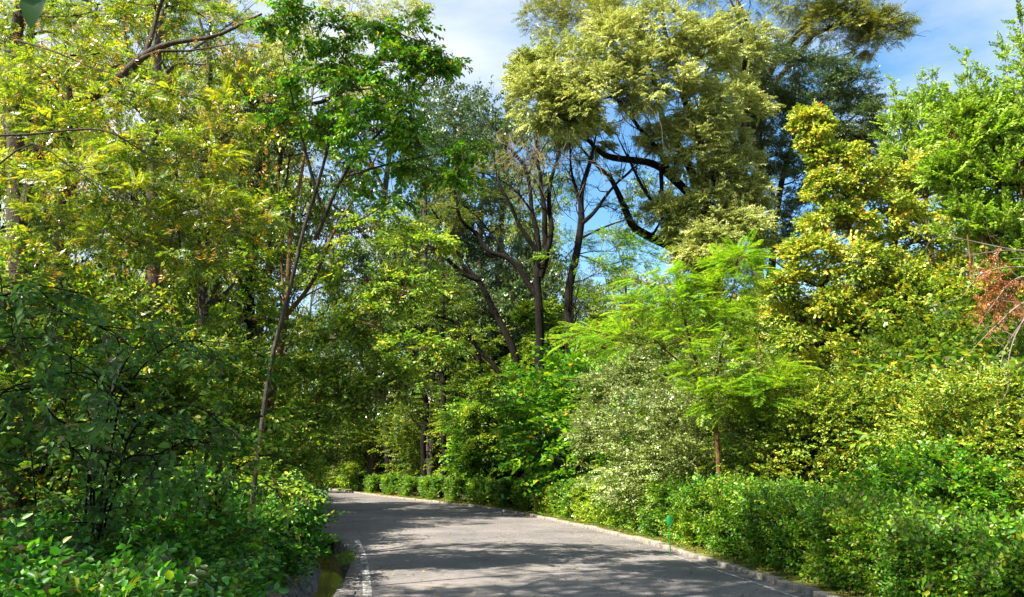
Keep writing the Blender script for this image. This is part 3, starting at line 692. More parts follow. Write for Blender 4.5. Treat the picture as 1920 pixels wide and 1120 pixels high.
# green garden stakes
M['greenpaint'] = rough_mat('green_enamel', [(.3, (.005, .11, .022)), (.7, (.008, .20, .04))], scale=10, bump=.1, rough=.4, spec=.5)
def stake(label, x, y, h, s):
    root = thing('garden_stake', label, 'stake', 'green stakes along the hedge', loc=(x, y, .03))
    mb = MB(); mb.tube([(0, 0, -.1), (0, 0, h * .5), (0, .005, h - .12)], [.011 * s, .010 * s, .009 * s], 8)
    obj('pole', mb.mesh('pole', M['greenpaint'], smooth=True), root)
    # flattened oval head with raised rim
    mb = MB(); nu, nv = 14, 7
    V = []; Fq = []
    for a in range(nv + 1):
        ph = -math.pi / 2 + math.pi * a / nv
        for b in range(nu):
            th = 2 * math.pi * b / nu; V.append((.052 * s * math.cos(ph) * math.cos(th), .014 * s * math.cos(ph) * math.sin(th), h + .10 * s * math.sin(ph)))
    for a in range(nv):
        for b in range(nu): Fq.append((a * nu + b, a * nu + (b + 1) % nu, (a + 1) * nu + (b + 1) % nu, (a + 1) * nu + b))
    mb.add(V, Fq); obj('oval_head', mb.mesh('oval_head', M['greenpaint'], smooth=True), root)
    mb = MB(); th = np.linspace(0, 2 * np.pi, 25); mb.tube(np.column_stack([.054 * s * np.cos(th), np.full(25, -.002), h + .103 * s * np.sin(th)]), .006 * s, 6)
    obj('rim', mb.mesh('rim', M['greenpaint'], smooth=True), root)
g1 = G(1259, 1042); stake('green painted metal stake with an oval head in front of the near hedge', g1[0] - .02, g1[1], .62, 1.0)
g1 = G(942, 966); stake('small green stake beside the yellow-green hedge block', g1[0], g1[1] - .15, .62, 1.0)
g1 = G(574, 910); stake('tiny green stake among the lime bushes at the end of the road', g1[0], g1[1] - 6, .85, 1.6)

def kerb_depth(px):
    k = F_PX * RE[:, 0] / (RE[:, 1] * math.cos(PITCH) + 1e-6) + 960
    ok = np.where((RE[:, 1] > 4) & (k <= px))[0]
    return RE[ok[0], 1] if len(ok) else 95.0
def in_road(x, y, m=.5):
    k = int(np.argmin(np.hypot(RE[:, 0] - x, RE[:, 1] - y))); q = np.dot(np.array([x, y]) - RE[k], LN[k]); return -1.9 < q < WID + m
# ------------------------------------------------------------------ trees on the right
def dead_twigs(specs, n, length, rad=.006, spread=.5):
    mb = MB()
    for (px, py, d, rp_) in specs:
        for _ in range(n):
            a = P(px + rs.randn() * rp_, py + rs.randn() * rp_ * .4, d + rs.randn() * .8)
            L_ = length * rs.uniform(.5, 1.2); dirv = np.array([rs.randn() * spread, rs.randn() * spread, -1.0])
            b = a + dirv * L_ * .5 + rs.randn(3) * .1; c = b + (dirv + rs.randn(3) * .4) * L_ * .5
            branch(mb, [(*a, rad), (*b, rad * .8), (*c, rad * .4)], jit=.03, sides=3, step=.3)
            for _ in range(2):
                q = b + (c - b) * rs.rand(); e = q + nrm(dirv + rs.randn(3) * .8) * L_ * .3
                branch(mb, [(*q, rad * .6), (*((q + e) / 2 + rs.randn(3) * .04), rad * .5), (*e, rad * .3)], jit=.02, sides=3, step=.4)
    return mb

# 1 the great pale crowned tree
dt = dead_twigs([(1010, 255, 33, 22), (1060, 270, 33, 25), (1000, 280, 32.5, 20), (1090, 300, 33, 28), (1190, 190, 31, 22), (960, 250, 33, 14)], 15, 1.9, .012, .6)
tree('willow_tree', 'huge tree with pale yellow-green crown and arching dark limb, tallest in the centre',
     [[(1345, 900, 35, .42), (1335, 700, 35, .36), (1328, 480, 35, .30), (1322, 360, 35, .24), (1300, 240, 34.5, .18), (1260, 120, 34, .12), (1240, 40, 34, .08)],
      [(1330, 520, 35, .28), (1270, 470, 34.5, .24), (1215, 440, 34, .20), (1180, 410, 34, .16), (1150, 340, 34, .11), (1120, 310, 33.5, .07)],
      [(1325, 420, 35, .22), (1270, 340, 34.5, .19), (1220, 305, 34, .17), (1150, 295, 33.5, .15), (1115, 275, 33, .10), (1090, 240, 33, .06)],
      [(1332, 470, 35, .26), (1300, 330, 35, .2), (1255, 250, 34, .15), (1235, 190, 33, .1), (1220, 110, 33, .06)],
      [(1335, 560, 35, .3), (1375, 400, 35.5, .24), (1395, 300, 36, .18), (1400, 150, 36, .12), (1380, 30, 36, .07)],
      [(1265, 335, 34.5, .12), (1210, 250, 33, .09), (1160, 190, 32, .06)],
      [(1240, 315, 34, .10), (1230, 380, 33.5, .08), (1180, 300, 33, .05)]],
     [(1010, 190, 32, 62, 60), (1000, 140, 33, 42, 42), (1075, 140, 32, 70, 70), (1150, 90, 31.5, 80, 62), (1140, 180, 31, 75, 55), (1060, 215, 31.5, 60, 35), (1235, 60, 32, 80, 55),
      (1225, 150, 31, 85, 60, .8), (1310, 110, 32.5, 75, 65), (1310, 200, 33, 65, 60, .8), (1300, 280, 33, 60, 50, .7), (1380, 200, 36, 60, 60, .9), (1240, 250, 33, 40, 30, .5), (1350, 260, 34, 55, 45, .8), (1400, 370, 34, 45, 45, .8), (1370, 90, 36, 70, 60), (1100, 250, 34, 70, 25, .5),
      (1330, 400, 33, 50, 50, .9), (1250, 400, 33, 35, 30, .4), (1340, 340, 33, 45, 40, .7), (1390, 440, 33, 48, 48, 1.0), (1320, 470, 32, 60, 40, 1.0), (1290, 430, 33, 40, 30, .5), (1370, 320, 34, 50, 50, .5)],
     'pale', 'pale', 'bark_dark', limb_r=.07, twiggy=6, fol=dict(clumps=30, twigs=26, cr=.33, flat=.65, droop=.1, scl=1.1, cspread=.22), extra=[('dead_twigs', dt, 'twig')])
# 2 taller tree behind it with the bare drooping right-hand branch
dt = dead_twigs([(1560, 60, 40, 50), (1620, 80, 40, 30), (1490, 60, 40, 40)], 30, 2.2, .012, .55)
tree('tall_tree', 'tallest dark olive tree behind the pale crown with bare twigs hanging against the sky',
     [[(1420, 900, 42, .4), (1425, 600, 42, .34), (1420, 350, 42, .28), (1440, 150, 41.5, .2), (1500, 60, 41, .15), (1560, -10, 40, .1)],
      [(1440, 170, 41.5, .18), (1510, 85, 41, .12), (1540, 60, 40.5, .1), (1620, 40, 40, .06), (1690, 60, 40, .03)],
      [(1420, 300, 42, .2), (1350, 100, 43, .15), (1150, -40, 43, .1), (1050, 20, 43, .05)],
      [(1440, 150, 41, .15), (1380, 0, 41, .1), (1300, -80, 41, .08)]],
     [(1500, -20, 40, 90, 60, 1.4), (1600, 10, 40, 75, 42, 1.3), (1560, 50, 40, 60, 35, 1.2), (1655, 50, 40, 48, 32, 1.2), (1400, -30, 41, 90, 70), (1250, -60, 41, 120, 60), (1100, -20, 42, 90, 60), (1020, 40, 42, 42, 48, .8),
      (1110, 40, 42, 55, 45, .8), (1430, 90, 41, 50, 50, .7), (1640, 85, 40, 45, 18, .4)],
     'olive', 'olive', 'bark_grey', twiggy=6, fol=dict(clumps=30, twigs=20, cr=.32, scl=1.3, droop=.2))
# 3 blue-green tree
tree('ash_tree', 'dark blue-green tree standing between the pale crown and the yellow maple',
     [[(1430, 900, 38, .26), (1436, 600, 38, .2), (1447, 480, 38, .18), (1462, 370, 38, .15), (1480, 290, 38, .12), (1500, 200, 38, .08)],
      [(1450, 470, 38, .12), (1500, 420, 37.5, .09), (1560, 380, 37, .06), (1600, 330, 37, .04)],
      [(1480, 300, 38, .09), (1540, 260, 38, .07), (1600, 220, 38, .04)],
      [(1462, 400, 38, .10), (1430, 300, 38, .07), (1430, 200, 38, .04)]],
     [(1460, 130, 38, 60, 48), (1530, 150, 38, 65, 50), (1600, 170, 38, 45, 38), (1450, 210, 38, 60, 45), (1530, 220, 38, 60, 45), (1610, 230, 37.5, 50, 40), (1560, 270, 37, 55, 38, .8),
      (1630, 270, 37, 35, 22, .6), (1450, 290, 37, 45, 35, .6), (1500, 330, 37, 45, 35, .5), (1560, 340, 37, 50, 35, .7), (1500, 400, 37, 45, 30, .5), (1560, 410, 37, 45, 30, .5), (1480, 470, 37.5, 35, 30, .4), (1410, 250, 38, 35, 60, .6)],
     'dark', 'dark', 'bark_grey', twiggy=6, fol=dict(clumps=28, twigs=24, cr=.34))
# 4 the autumn maple
tree('maple_tree', 'yellow and orange turning maple on the right with reaching upper left bough',
     [[(1690, 900, 21, .16), (1685, 700, 21, .13), (1680, 520, 21, .10), (1670, 400, 21, .07), (1640, 320, 20.5, .04)],
      [(1684, 620, 21, .09), (1600, 450, 20.5, .06), (1560, 320, 20, .04), (1525, 225, 20, .02)],
      [(1684, 700, 21, .09), (1580, 560, 20, .06), (1490, 520, 19.5, .03)],
      [(1684, 640, 21, .08), (1760, 480, 21, .05), (1800, 350, 21, .03)]],
     [(1520, 225, 20, 26, 20), (1540, 262, 20, 34, 24), (1570, 300, 20, 42, 28), (1610, 335, 20, 60, 34), (1560, 350, 19.5, 45, 25), (1690, 330, 20.5, 60, 40), (1740, 370, 20.5, 60, 50), (1640, 400, 20, 80, 45), (1570, 420, 19.5, 60, 35), (1720, 450, 20, 80, 50),
      (1520, 480, 19, 50, 35), (1480, 530, 19, 38, 28, .8), (1600, 500, 19, 70, 45), (1690, 540, 19.2, 80, 45), (1560, 580, 19, 55, 35), (1640, 610, 19, 70, 40), (1780, 520, 20, 70, 50), (1480, 600, 19.5, 35, 30, .6), (1540, 660, 19, 60, 35), (1760, 620, 19.5, 80, 40), (1660, 690, 18.5, 70, 35)],
     'maple', 'maple', 'bark_brown', fol=dict(clumps=20, twigs=14, cr=.34, flat=.5, scl=.85, cspread=.3, droop=.1))
# 5 slender pale shoots, and the bright green tree on the right edge
def shooty(name, label, base, tips, lobes, mat='shoot', kind='shoot', sc=1.0, n=55):
    mbx = MB(); mbs = MB()
    for (px, py, d) in tips:
        top = P(px, py, d); low = top - np.array([rs.randn() * .15 + .1, 0, 1.8])
        S = branch(mbs, [(*(low - np.array([0, 0, 1.2])), .018), (*low, .014), (*top, .004)], jit=.02, sides=4)
        nn = n; tt = rs.rand(nn); p = low + (top - low) * tt[:, None]; r_ = .05 + (1 - tt) * .25
        p[:, :2] += rs.randn(nn, 2) * (r_ * .4)[:, None]
        d_ = np.column_stack([rs.randn(nn) * .8, rs.randn(nn) * .8, np.full(nn, .7)])
        V, Fq, R = scatter(kind, p, nrm(d_), rs.randn(nn, 3) * .6 + np.array([0, 0, .6]), np.full(nn, .55 * sc), rs.uniform(-.1, .2, nn)); mbx.add(V, Fq, R)
    return tree(name, label, base, lobes, kind, mat, 'bark_brown', fol=dict(clumps=20, twigs=13, cr=.32, scl=.85 * sc, droop=-.35, out=.6, cspread=.2), extra=[('leafy_shoots', mbx, mat), ('shoot_stems', mbs, 'bark_brown')])
tree_sh = shooty('poplar_tree', 'slim pale green tree with upright leafy shoots against the blue sky',
     [[(1760, 900, 24, .14), (1755, 600, 24, .11), (1740, 400, 24, .07), (1730, 260, 24, .03)]],
     [(1672, 150, 24), (1700, 170, 24), (1728, 142, 24), (1748, 130, 24), (1775, 160, 24), (1800, 145, 24), (1690, 200, 24), (1715, 180, 24)],
     [(1700, 260, 24, 45, 50, .8), (1750, 230, 24, 50, 55, .8), (1790, 280, 24, 45, 55), (1730, 320, 24, 55, 45), (1680, 320, 24, 25, 40, .6)], mat='shoot', sc=.95)
tree_el = shooty('elm_tree', 'bright green tree filling the right edge with long leafy spires',
     [[(1960, 940, 13, .13), (1950, 700, 13, .11), (1930, 500, 13, .08), (1890, 350, 13, .05), (1870, 250, 13, .03)],
      [(1950, 650, 13, .08), (1860, 480, 13, .05), (1820, 360, 13, .03)]],
     [(1810, 95, 13), (1880, 78, 13), (1835, 135, 13), (1905, 120, 12.6), (1800, 190, 13), (1860, 150, 13), (1925, 100, 12.6), (1940, 60, 12.8), (1910, 20, 12.2)],
     [(1840, 270, 13, 50, 50, .9), (1900, 230, 13, 55, 60), (1800, 330, 13.2, 45, 50, .8), (1870, 350, 13, 65, 50), (1930, 330, 13, 50, 60), (1830, 420, 13.2, 60, 40, .7), (1900, 440, 13, 60, 40, .9), (1940, 500, 13, 60, 50), (1790, 250, 13, 30, 40, .5)],
     sc=.85)
# 6 lime mimosa
tree('mimosa_tree', 'lime green feathery leaved young tree behind the hedge, brightest thing on the right',
     [[(1342, 900, 17.5, .055), (1342, 830, 17.5, .05), (1330, 750, 17.5, .042), (1300, 660, 17.3, .03), (1280, 580, 17, .02), (1250, 520, 17, .01)],
      [(1330, 760, 17.5, .035), (1350, 680, 17.4, .025), (1362, 600, 17.2, .018), (1380, 520, 17, .008)],
      [(1318, 720, 17.5, .03), (1230, 640, 17.2, .015), (1180, 590, 17, .008)],
      [(1335, 770, 17.5, .03), (1420, 720, 17, .016), (1470, 700, 16.8, .008)]],
     [(1390, 500, 17, 48, 30, 1.2), (1350, 545, 17, 60, 30, 1.1), (1390, 470, 17, 30, 16, .8), (1235, 530, 17, 55, 25, 1.0), (1195, 575, 17, 45, 22, .8), (1270, 570, 17, 55, 28), (1330, 600, 17, 60, 28), (1280, 640, 16.8, 60, 30, .8),
      (1350, 690, 16.7, 70, 30), (1420, 690, 16.6, 60, 26), (1460, 730, 16.5, 45, 20, .8), (1390, 745, 16.5, 70, 30), (1180, 640, 17, 50, 22, .7), (1310, 740, 16.5, 50, 24, .5), (1110, 630, 17.5, 50, 20, .6)],
     'frond', 'lime', 'bark_brown', fol=dict(clumps=12, twigs=8, cr=.5, flat=.45, droop=.12, scl=.66, jup=.25, out=1.0, cspread=.15), limb_r=.016, jit=.02, back=1.6)
# 7 grey green small leaved shrub & 8 tiered broad leaf tree
tree('box_shrub', 'dense grey-green small leaved shrub between the tiered tree and the lime tree',
     [[(1215, 905, 20, .06), (1210, 840, 20, .05), (1205, 760, 20, .03), (1200, 700, 20, .015)]],
     [(1200, 690, 20, 55, 40), (1150, 730, 20, 50, 40), (1240, 740, 19.6, 55, 42), (1190, 790, 19.4, 60, 42), (1130, 800, 19.6, 45, 40), (1260, 810, 19.3, 55, 40), (1220, 825, 19, 60, 20), (1300, 825, 19, 60, 20, .8), (1300, 780, 19.5, 45, 35, .6)],
     'small', 'greygreen', 'bark_grey', cat='shrub', fol=dict(clumps=26, twigs=20, cr=.30, scl=1.3, cspread=.25), limb_r=.02, back=2.6)
tree('linden_tree', 'tiered broad leaved green tree overhanging the hedge near the middle of the picture',
     [[(1055, 905, 24, .09), (1045, 850, 24, .08), (1030, 780, 24, .06), (1035, 700, 24, .04), (1050, 620, 24, .02)],
      [(1035, 800, 24, .05), (960, 770, 23.6, .03), (900, 750, 23.4, .015)],
      [(1030, 760, 24, .05), (1090, 720, 23.6, .03), (1130, 690, 23.4, .015)]],
     [(1020, 590, 24, 40, 22, .8), (1050, 640, 24, 60, 24), (1010, 690, 23.6, 60, 24), (950, 730, 23.4, 50, 22), (1060, 720, 23.4, 70, 26), (920, 780, 23.2, 50, 22), (1000, 770, 23.2, 75, 28), (1080, 790, 23, 60, 26), (940, 830, 23, 45, 22, .8), (1030, 830, 22.8, 70, 26), (1100, 835, 22.6, 50, 20), (1090, 650, 23.8, 40, 20, .7)],
     'broad', 'broad', 'bark_grey', fol=dict(clumps=28, twigs=22, cr=.42, flat=.35, droop=.2, scl=1.25, jup=.3), limb_r=.03, back=2.6)
# 9 dead branch with rust leaves at the right edge
mbx = MB()
V, Fq, R = scatter('small', np.array([P(1868 + rs.randn() * 22, 545 + rs.randn() * 30, 9.5 + rs.randn() * .12) for _ in range(150)]), rand_unit(150) + np.array([0, 0, -.5]), rs.randn(150, 3), rs.uniform(.5, .8, 150)); mbx.add(V, Fq, R)
mbt = MB()
ST = P(1990, 940, 9.5)
for pth in [[(1985, 560, 9.5, .035), (1950, 480, 9.5, .022), (1905, 470, 9.4, .012), (1840, 458, 9.4, .008), (1765, 445, 9.4, .004)],
            [(1970, 520, 9.5, .02), (1925, 515, 9.4, .012), (1890, 535, 9.4, .008), (1845, 590, 9.3, .004)],
            [(1960, 540, 9.5, .02), (1910, 570, 9.3, .012), (1870, 610, 9.3, .007), (1830, 650, 9.3, .003)],
            [(1965, 560, 9.5, .02), (1915, 610, 9.2, .010), (1895, 660, 9.2, .007), (1893, 700, 9.2, .003)],
            [(1940, 500, 9.5, .015), (1890, 500, 9.4, .008), (1840, 515, 9.4, .005), (1815, 540, 9.3, .003)],
            [(1905, 470, 9.4, .008), (1870, 470, 9.4, .006), (1810, 480, 9.4, .003)],
            [(1925, 590, 9.2, .008), (1880, 650, 9.2, .005), (1870, 690, 9.2, .003)]]:
    S = branch(mbt, [(*P(a, b, c), r) for a, b, c, r in pth], jit=.012, sides=5, step=.12)
    for k in range(6):
        s0 = S[rs.randint(len(S) // 3, len(S))]; e = s0[:3] + np.array([-rs.rand() * .3, rs.randn() * .1, rs.randn() * .2])
        branch(mbt, [(*s0[:3], .004), (*((s0[:3] + e) / 2 + rs.randn(3) * .02), .003), (*e, .0015)], jit=.01, sides=3, step=.15)
branch(mbt, [(ST[0], ST[1], -.05, .07), (ST[0], ST[1], 1.5, .055), (*P(1985, 560, 9.5), .035)], jit=.02, sides=7)
root = thing('dead_tree', 'half-dead small tree with bare pale branches and rust-red leaves at the right edge', 'tree')
obj('branches', mbt.mesh('branches', M['twig'], smooth=True), root); obj('withered_leaves', mbx.mesh('withered_leaves', M['rust'], use_r=True), root)

# ------------------------------------------------------------------ centre: dark stemmed trees
tree('forked_tree', 'dark multi-stemmed tree in the centre whose stems fan out from one low fork',
     [[(1012, 900, 31, .22), (1015, 760, 31, .19), (1012, 640, 31, .17), (1012, 555, 31, .16), (1010, 500, 31, .12), (1005, 430, 31, .10), (985, 330, 31, .07), (950, 270, 31, .06)],
      [(1010, 560, 31, .14), (985, 510, 31, .11), (950, 485, 31, .10), (915, 465, 31, .09), (890, 435, 31, .08), (865, 410, 30.5, .06), (850, 370, 30.5, .04)],
      [(1012, 520, 31, .14), (1025, 470, 31, .12), (1020, 400, 31, .10), (1012, 330, 31, .07), (1005, 270, 31, .05)],
      [(1014, 520, 31, .13), (1030, 430, 31, .10), (1028, 350, 31.2, .08), (1045, 290, 31.5, .05)],
      [(1005, 470, 31, .10), (980, 430, 30.8, .08), (955, 380, 30.6, .06), (930, 330, 30.6, .04), (920, 280, 30.5, .02)],
      [(960, 490, 31, .05), (920, 440, 31, .04), (890, 400, 31, .03)],
      [(1000, 400, 31, .05), (960, 350, 30.8, .035), (905, 325, 30.6, .015)]],
     [(880, 330, 31, 55, 35, .45), (930, 290, 31, 50, 35, .45), (860, 400, 30.5, 45, 30, .4), (985, 300, 32, 50, 40, .35), (930, 400, 32, 55, 40, .35), (1020, 370, 33, 50, 40, .3), (1040, 300, 33, 50, 40, .35), (820, 370, 31, 40, 35, .5)],
     'olive', 'olive', 'bark_dark', twiggy=9, fol=dict(clumps=20, twigs=11, cr=.33, scl=1.0), back=7.0, limb_r=.04, jit=.05)
tree('dark_stem_tree', 'straight dark trunk with moss just right of the fanning stems',
     [[(1072, 900, 30, .22), (1068, 700, 30, .18), (1068, 560, 30, .16), (1080, 480, 30, .14), (1088, 420, 30, .13), (1095, 360, 30, .10), (1110, 300, 30, .07)],
      [(1090, 420, 30, .09), (1120, 390, 30, .07), (1150, 350, 30, .05), (1180, 320, 30, .03)],
      [(1092, 400, 30, .08), (1080, 350, 30, .06), (1070, 300, 30, .04)],
      [(1085, 450, 30, .05), (1130, 430, 29.8, .04), (1180, 410, 29.6, .02)]],
     [(1120, 350, 31, 50, 40, .3), (1160, 400, 31, 45, 35, .35), (1070, 330, 31, 40, 40, .3), (1150, 470, 30, 50, 35, .5), (1110, 520, 30, 55, 30, .5), (1190, 480, 31, 45, 40, .5), (1060, 480, 33, 50, 50, .4)],
     'olive', 'vivid', 'bark_dark', twiggy=9, fol=dict(clumps=20, twigs=12, cr=.33, scl=1.1), back=7.0, limb_r=.03)
tree('leaning_tree', 'grey trunk leaning left out of the thicket below the fanning stems',
     [[(985, 900, 28, .15), (968, 690, 28, .125), (940, 610, 28, .115), (915, 555, 28, .105), (895, 520, 28, .09), (868, 500, 28, .07), (850, 430, 28, .05), (860, 380, 28, .03)],
      [(900, 525, 28, .10), (865, 508, 28, .08), (820, 470, 28, .06), (790, 455, 28, .04)],
      [(868, 500, 28, .06), (845, 440, 27.8, .05), (815, 400, 27.6, .03)]],
     [(800, 440, 28, 45, 35, .6), (760, 430, 28, 40, 40, .6), (840, 400, 28, 40, 30, .5), (780, 510, 28, 50, 30, .6), (840, 540, 28, 45, 28, .6), (720, 470, 28, 40, 40, .6)],
     'olive', 'under', 'bark_dark', twiggy=8, fol=dict(clumps=20, twigs=13, cr=.33, scl=1.0), back=7.0, limb_r=.03)
tree('slanting_tree', 'thin dark trunk slanting up left from the shrubs under the leaning grey trunk',
     [[(985, 900, 27, .09), (940, 720, 27, .08), (900, 660, 27, .07), (865, 615, 27, .06), (835, 598, 27, .045), (800, 590, 27, .03)]],
     [(800, 590, 27, 50, 25, .6), (850, 580, 27, 40, 22, .5), (760, 600, 27, 45, 25, .6), (880, 620, 27.5, 35, 20, .4)],
     'under', 'under', 'bark_dark', twiggy=6, fol=dict(clumps=18, twigs=11, cr=.35, flat=.4), back=7.0, limb_r=.02)
trs = [('black straight slender trunk rising left of the tiered tree', 830, 36, .14, [(832, 780), (830, 640), (828, 500)], 'bark_dark', [(830, 560, 45, 40), (790, 620, 45, 35), (870, 660, 40, 30), (780, 700, 40, 30), (870, 740, 35, 25)]),
       ('thick dark trunk standing behind the far hedge blocks', 727, 42, .22, [(727, 780), (722, 640), (735, 500)], 'bark_dark', [(720, 620, 55, 45), (680, 560, 55, 45), (760, 560, 50, 45), (700, 700, 45, 35), (760, 700, 35, 30), (740, 480, 50, 40)]),
       ('crooked dark trunk with a kink left of the black straight trunk', 800, 40, .16, [(790, 830), (800, 760), (775, 690), (780, 560)], 'bark_dark', [(770, 640, 40, 35), (810, 560, 40, 40), (750, 760, 30, 25)]),
       ('grey trunk behind the lime bushes at the end of the road', 628, 60, .24, [(628, 800), (626, 640), (620, 450)], 'bark_grey', [(620, 620, 50, 40), (580, 700, 40, 35), (670, 680, 40, 35), (610, 500, 60, 50), (660, 770, 35, 22), (650, 560, 50, 40)]),
       ('short pale sunlit trunk at the very end of the road', 577, 66, .24, [(577, 850), (575, 760), (570, 650)], 'bark_brown', [(570, 740, 40, 35), (540, 790, 35, 25), (600, 800, 30, 20), (530, 700, 40, 40)]),
       ('dark trunk pair hidden in shade behind the low yellow-green block', 902, 34, .2, [(903, 800), (900, 690)], 'bark_dark', [(900, 700, 40, 30), (860, 790, 35, 25), (910, 640, 35, 30)]),
       ('reddish trunk in deep shade behind the near hedge', 1432, 21, .07, [(1436, 850), (1440, 780)], 'bark_brown', [(1440, 790, 45, 30), (1400, 820, 35, 25), (1480, 820, 35, 25)])]
for (lab, px, d, r, pts, bk, lbs) in trs:
    tree('woodland_tree', lab, [[(px, 900, d, r)] + [(a, b, d, r * (.85 - .12 * i)) for i, (a, b) in enumerate(pts)]], [(a, b, d + rs.uniform(-1, 1), c, e, .8) for a, b, c, e in lbs],
         'under', 'under', bk, back=4.0, group=None, fol=dict(clumps=16, twigs=11, cr=.36, scl=1.15), limb_r=.04)

# lime bushes at the end of the road
def bush_proto(name, mat, kind, R=.7, H=.9, clumps=26, twigs=16, scl=1.0, group=None, lab='x', cat='bush', flat=.6, stems=8, nl=3, bark='bark_grey', droop=.0):
    mbF = MB(); mbS = MB(); lobes = []
    for k in range(nl):
        a = rs.uniform(0, 6.28); q = R * .45 * (k > 0)
        lobes.append((q * math.cos(a), q * math.sin(a), H * rs.uniform(.45, .6), R * .75, R * .75, H * .48, 1.0))
    cc = foliage(mbF, kind, lobes, clumps=clumps, twigs=twigs, cr=.38, scl=scl, flat=flat, up_bias=.1, droop=droop)
    C = np.concatenate(cc)
    for k in rs.permutation(len(C))[:stems]:
        q = C[k]; branch(mbS, [(q[0] * .02, q[1] * .02, -.1, .018 * H), (q[0] * .5, q[1] * .5, q[2] * .55, .009 * H), (*q, .004)], jit=.012, sides=4, step=.25)
    root = thing(name, lab, cat, group)
    obj('foliage', mbF.mesh('foliage', M[mat], use_r=True), root); obj('stems', mbS.mesh('stems', M[bark], smooth=True), root)
    return root
pl_ = bush_proto('bush', 'hedge_lime', 'hedgefar', 1.0, 1.2, group='lime bushes at the end of the road', lab='sunlit lime green bush at the end of the road', scl=1.4)
first = True
for (px, py, sc) in [(655, 915, 1.5), (632, 913, 1.45), (612, 911, 1.3), (594, 908, 1.2), (563, 905, 1.2)]:
    d = {655: 63, 632: 66, 612: 69, 594: 72, 563: 80}[px]
    loc = (gx(px, d), d + 2.5, 0)
    if first: pl_.location = loc; pl_.scale = (sc,) * 3; first = False
    else: dup(pl_, 'sunlit lime green bush at the end of the road', loc, rs.uniform(0, 6), sc)

# generic understorey shrubs: three kinds, copied
UND = [bush_proto('understorey_shrub', 'under', 'under', 2.4, 4.2, 52, 20, .95, group='understorey shrubs', nl=4, droop=.1),
       bush_proto('understorey_shrub', 'broad', 'broad', 1.5, 2.4, 26, 12, 1.0, group='understorey shrubs', nl=4, flat=.35, droop=.15),
       bush_proto('understorey_shrub', 'greygreen', 'small', 1.4, 2.4, 34, 22, 1.15, group='understorey shrubs', nl=4),
       bush_proto('understorey_shrub', 'gold', 'maple', 2.4, 4.0, 60, 20, .62, group='understorey shrubs', nl=4, flat=.5),
       bush_proto('understorey_shrub', 'vivid', 'under', 1.5, 2.5, 28, 14, 1.0, group='understorey shrubs', nl=4, flat=.4, droop=.15)]
ULAB = ['olive green understorey shrub in the shade of the wood', 'broad leaved understorey shrub in the shade of the wood', 'grey-green small leaved understorey shrub',
        'yellow-green sunlit shrub below the maple', 'fresh green understorey shrub with drooping tiers']
uu = [False] * 5; SHR = []
def shrub(v, px, d, sc, lift=0.0, hz=1.0):
    if v in (0, 3): sc = sc / 1.6
    if px > 560: d = max(d, kerb_depth(px) + 2.0 + (1.2 if v not in (0, 3) else 2.0) * sc)
    loc = (gx(px, d), d, lift)
    if in_road(loc[0], d, 1.0): return
    s3 = (sc, sc, sc * hz); a = rs.uniform(0, 6.28)
    SHR.append((v, px, d))
    if not uu[v]: r = UND[v]; uu[v] = True; r.location = loc; r.scale = s3; r.rotation_euler = (0, 0, a); r['label'] = ULAB[v]
    else: dup(UND[v], ULAB[v], loc, a, s3)
for (v, px, d, sc) in [
    # right thicket behind the near hedge
    (3, 1900, 13, 1.2), (3, 1790, 15, 1.3), (0, 1850, 17, 1.8), (3, 1680, 17, 1.5), (3, 1600, 17.5, 1.3), (0, 1720, 20, 1.9), (3, 1540, 19, 1.5), (4, 1750, 13.2, .85), (1, 1960, 15, 1.6),
    (0, 1620, 22, 2.0), (0, 1480, 20, 1.2), (2, 1390, 20, 1.4), (4, 1345, 17.2, .75), (2, 1300, 18, .8), (2, 1460, 22, 1.9), (3, 1810, 20, 2.3), (3, 1920, 18, 2.2), (0, 1980, 22, 2.6), (3, 1700, 24, 2.5), (0, 1560, 25, 2.3),
    (2, 1330, 22, 1.7), (4, 1280, 24, 1.8), (2, 1250, 26, 2.2), (2, 1150, 26, 2.0), (0, 1400, 28, 2.6), (4, 1200, 30, 2.6), (0, 1310, 32, 2.9),
    # centre
    (4, 1100, 28, 1.5), (1, 980, 30, 1.6), (4, 1005, 33, 1.7), (1, 935, 36, 1.7), (4, 880, 40, 1.7), (4, 950, 40, 2.2), (4, 1050, 36, 2.3), (4, 830, 44, 1.8), (0, 930, 33, 1.3), (0, 890, 38, 1.5), (1, 860, 42, 1.4), (0, 800, 46, 1.7), (1, 760, 48, 1.5), (4, 690, 50, 1.6), (1, 665, 56, 1.8), (0, 830, 52, 2.4), (0, 940, 46, 2.6), (4, 1020, 40, 2.4),
    (0, 720, 60, 2.6), (0, 780, 64, 3.0), (0, 880, 60, 3.2), (0, 980, 55, 3.2), (4, 1080, 50, 3.0), (0, 640, 75, 3.0), (0, 590, 84, 2.8), (1, 545, 80, 2.2), (0, 690, 85, 3.6), (0, 510, 78, 2.6),
    # left thicket
    (1, 470, 46, 1.2), (0, 480, 34, 1.9), (4, 420, 26, 1.8), (1, 480, 36, 1.4), (0, 350, 22, 1.8), (1, 440, 20, 1.2), (0, 260, 18, 1.8), (3, 150, 15, 1.5), (0, 60, 14, 1.7), (3, -40, 16, 2.2), (4, 330, 16, 1.2),
    (3, 200, 22, 2.4), (0, 90, 24, 2.8), (3, 380, 32, 2.6), (0, 400, 48, 1.9), (4, 330, 60, 2.6), (0, 270, 40, 3.0), (0, 150, 40, 3.8), (0, 10, 30, 3.4), (0, 230, 55, 4.2)]:
    shrub(v, px, d, sc * rs.uniform(.93, 1.07))

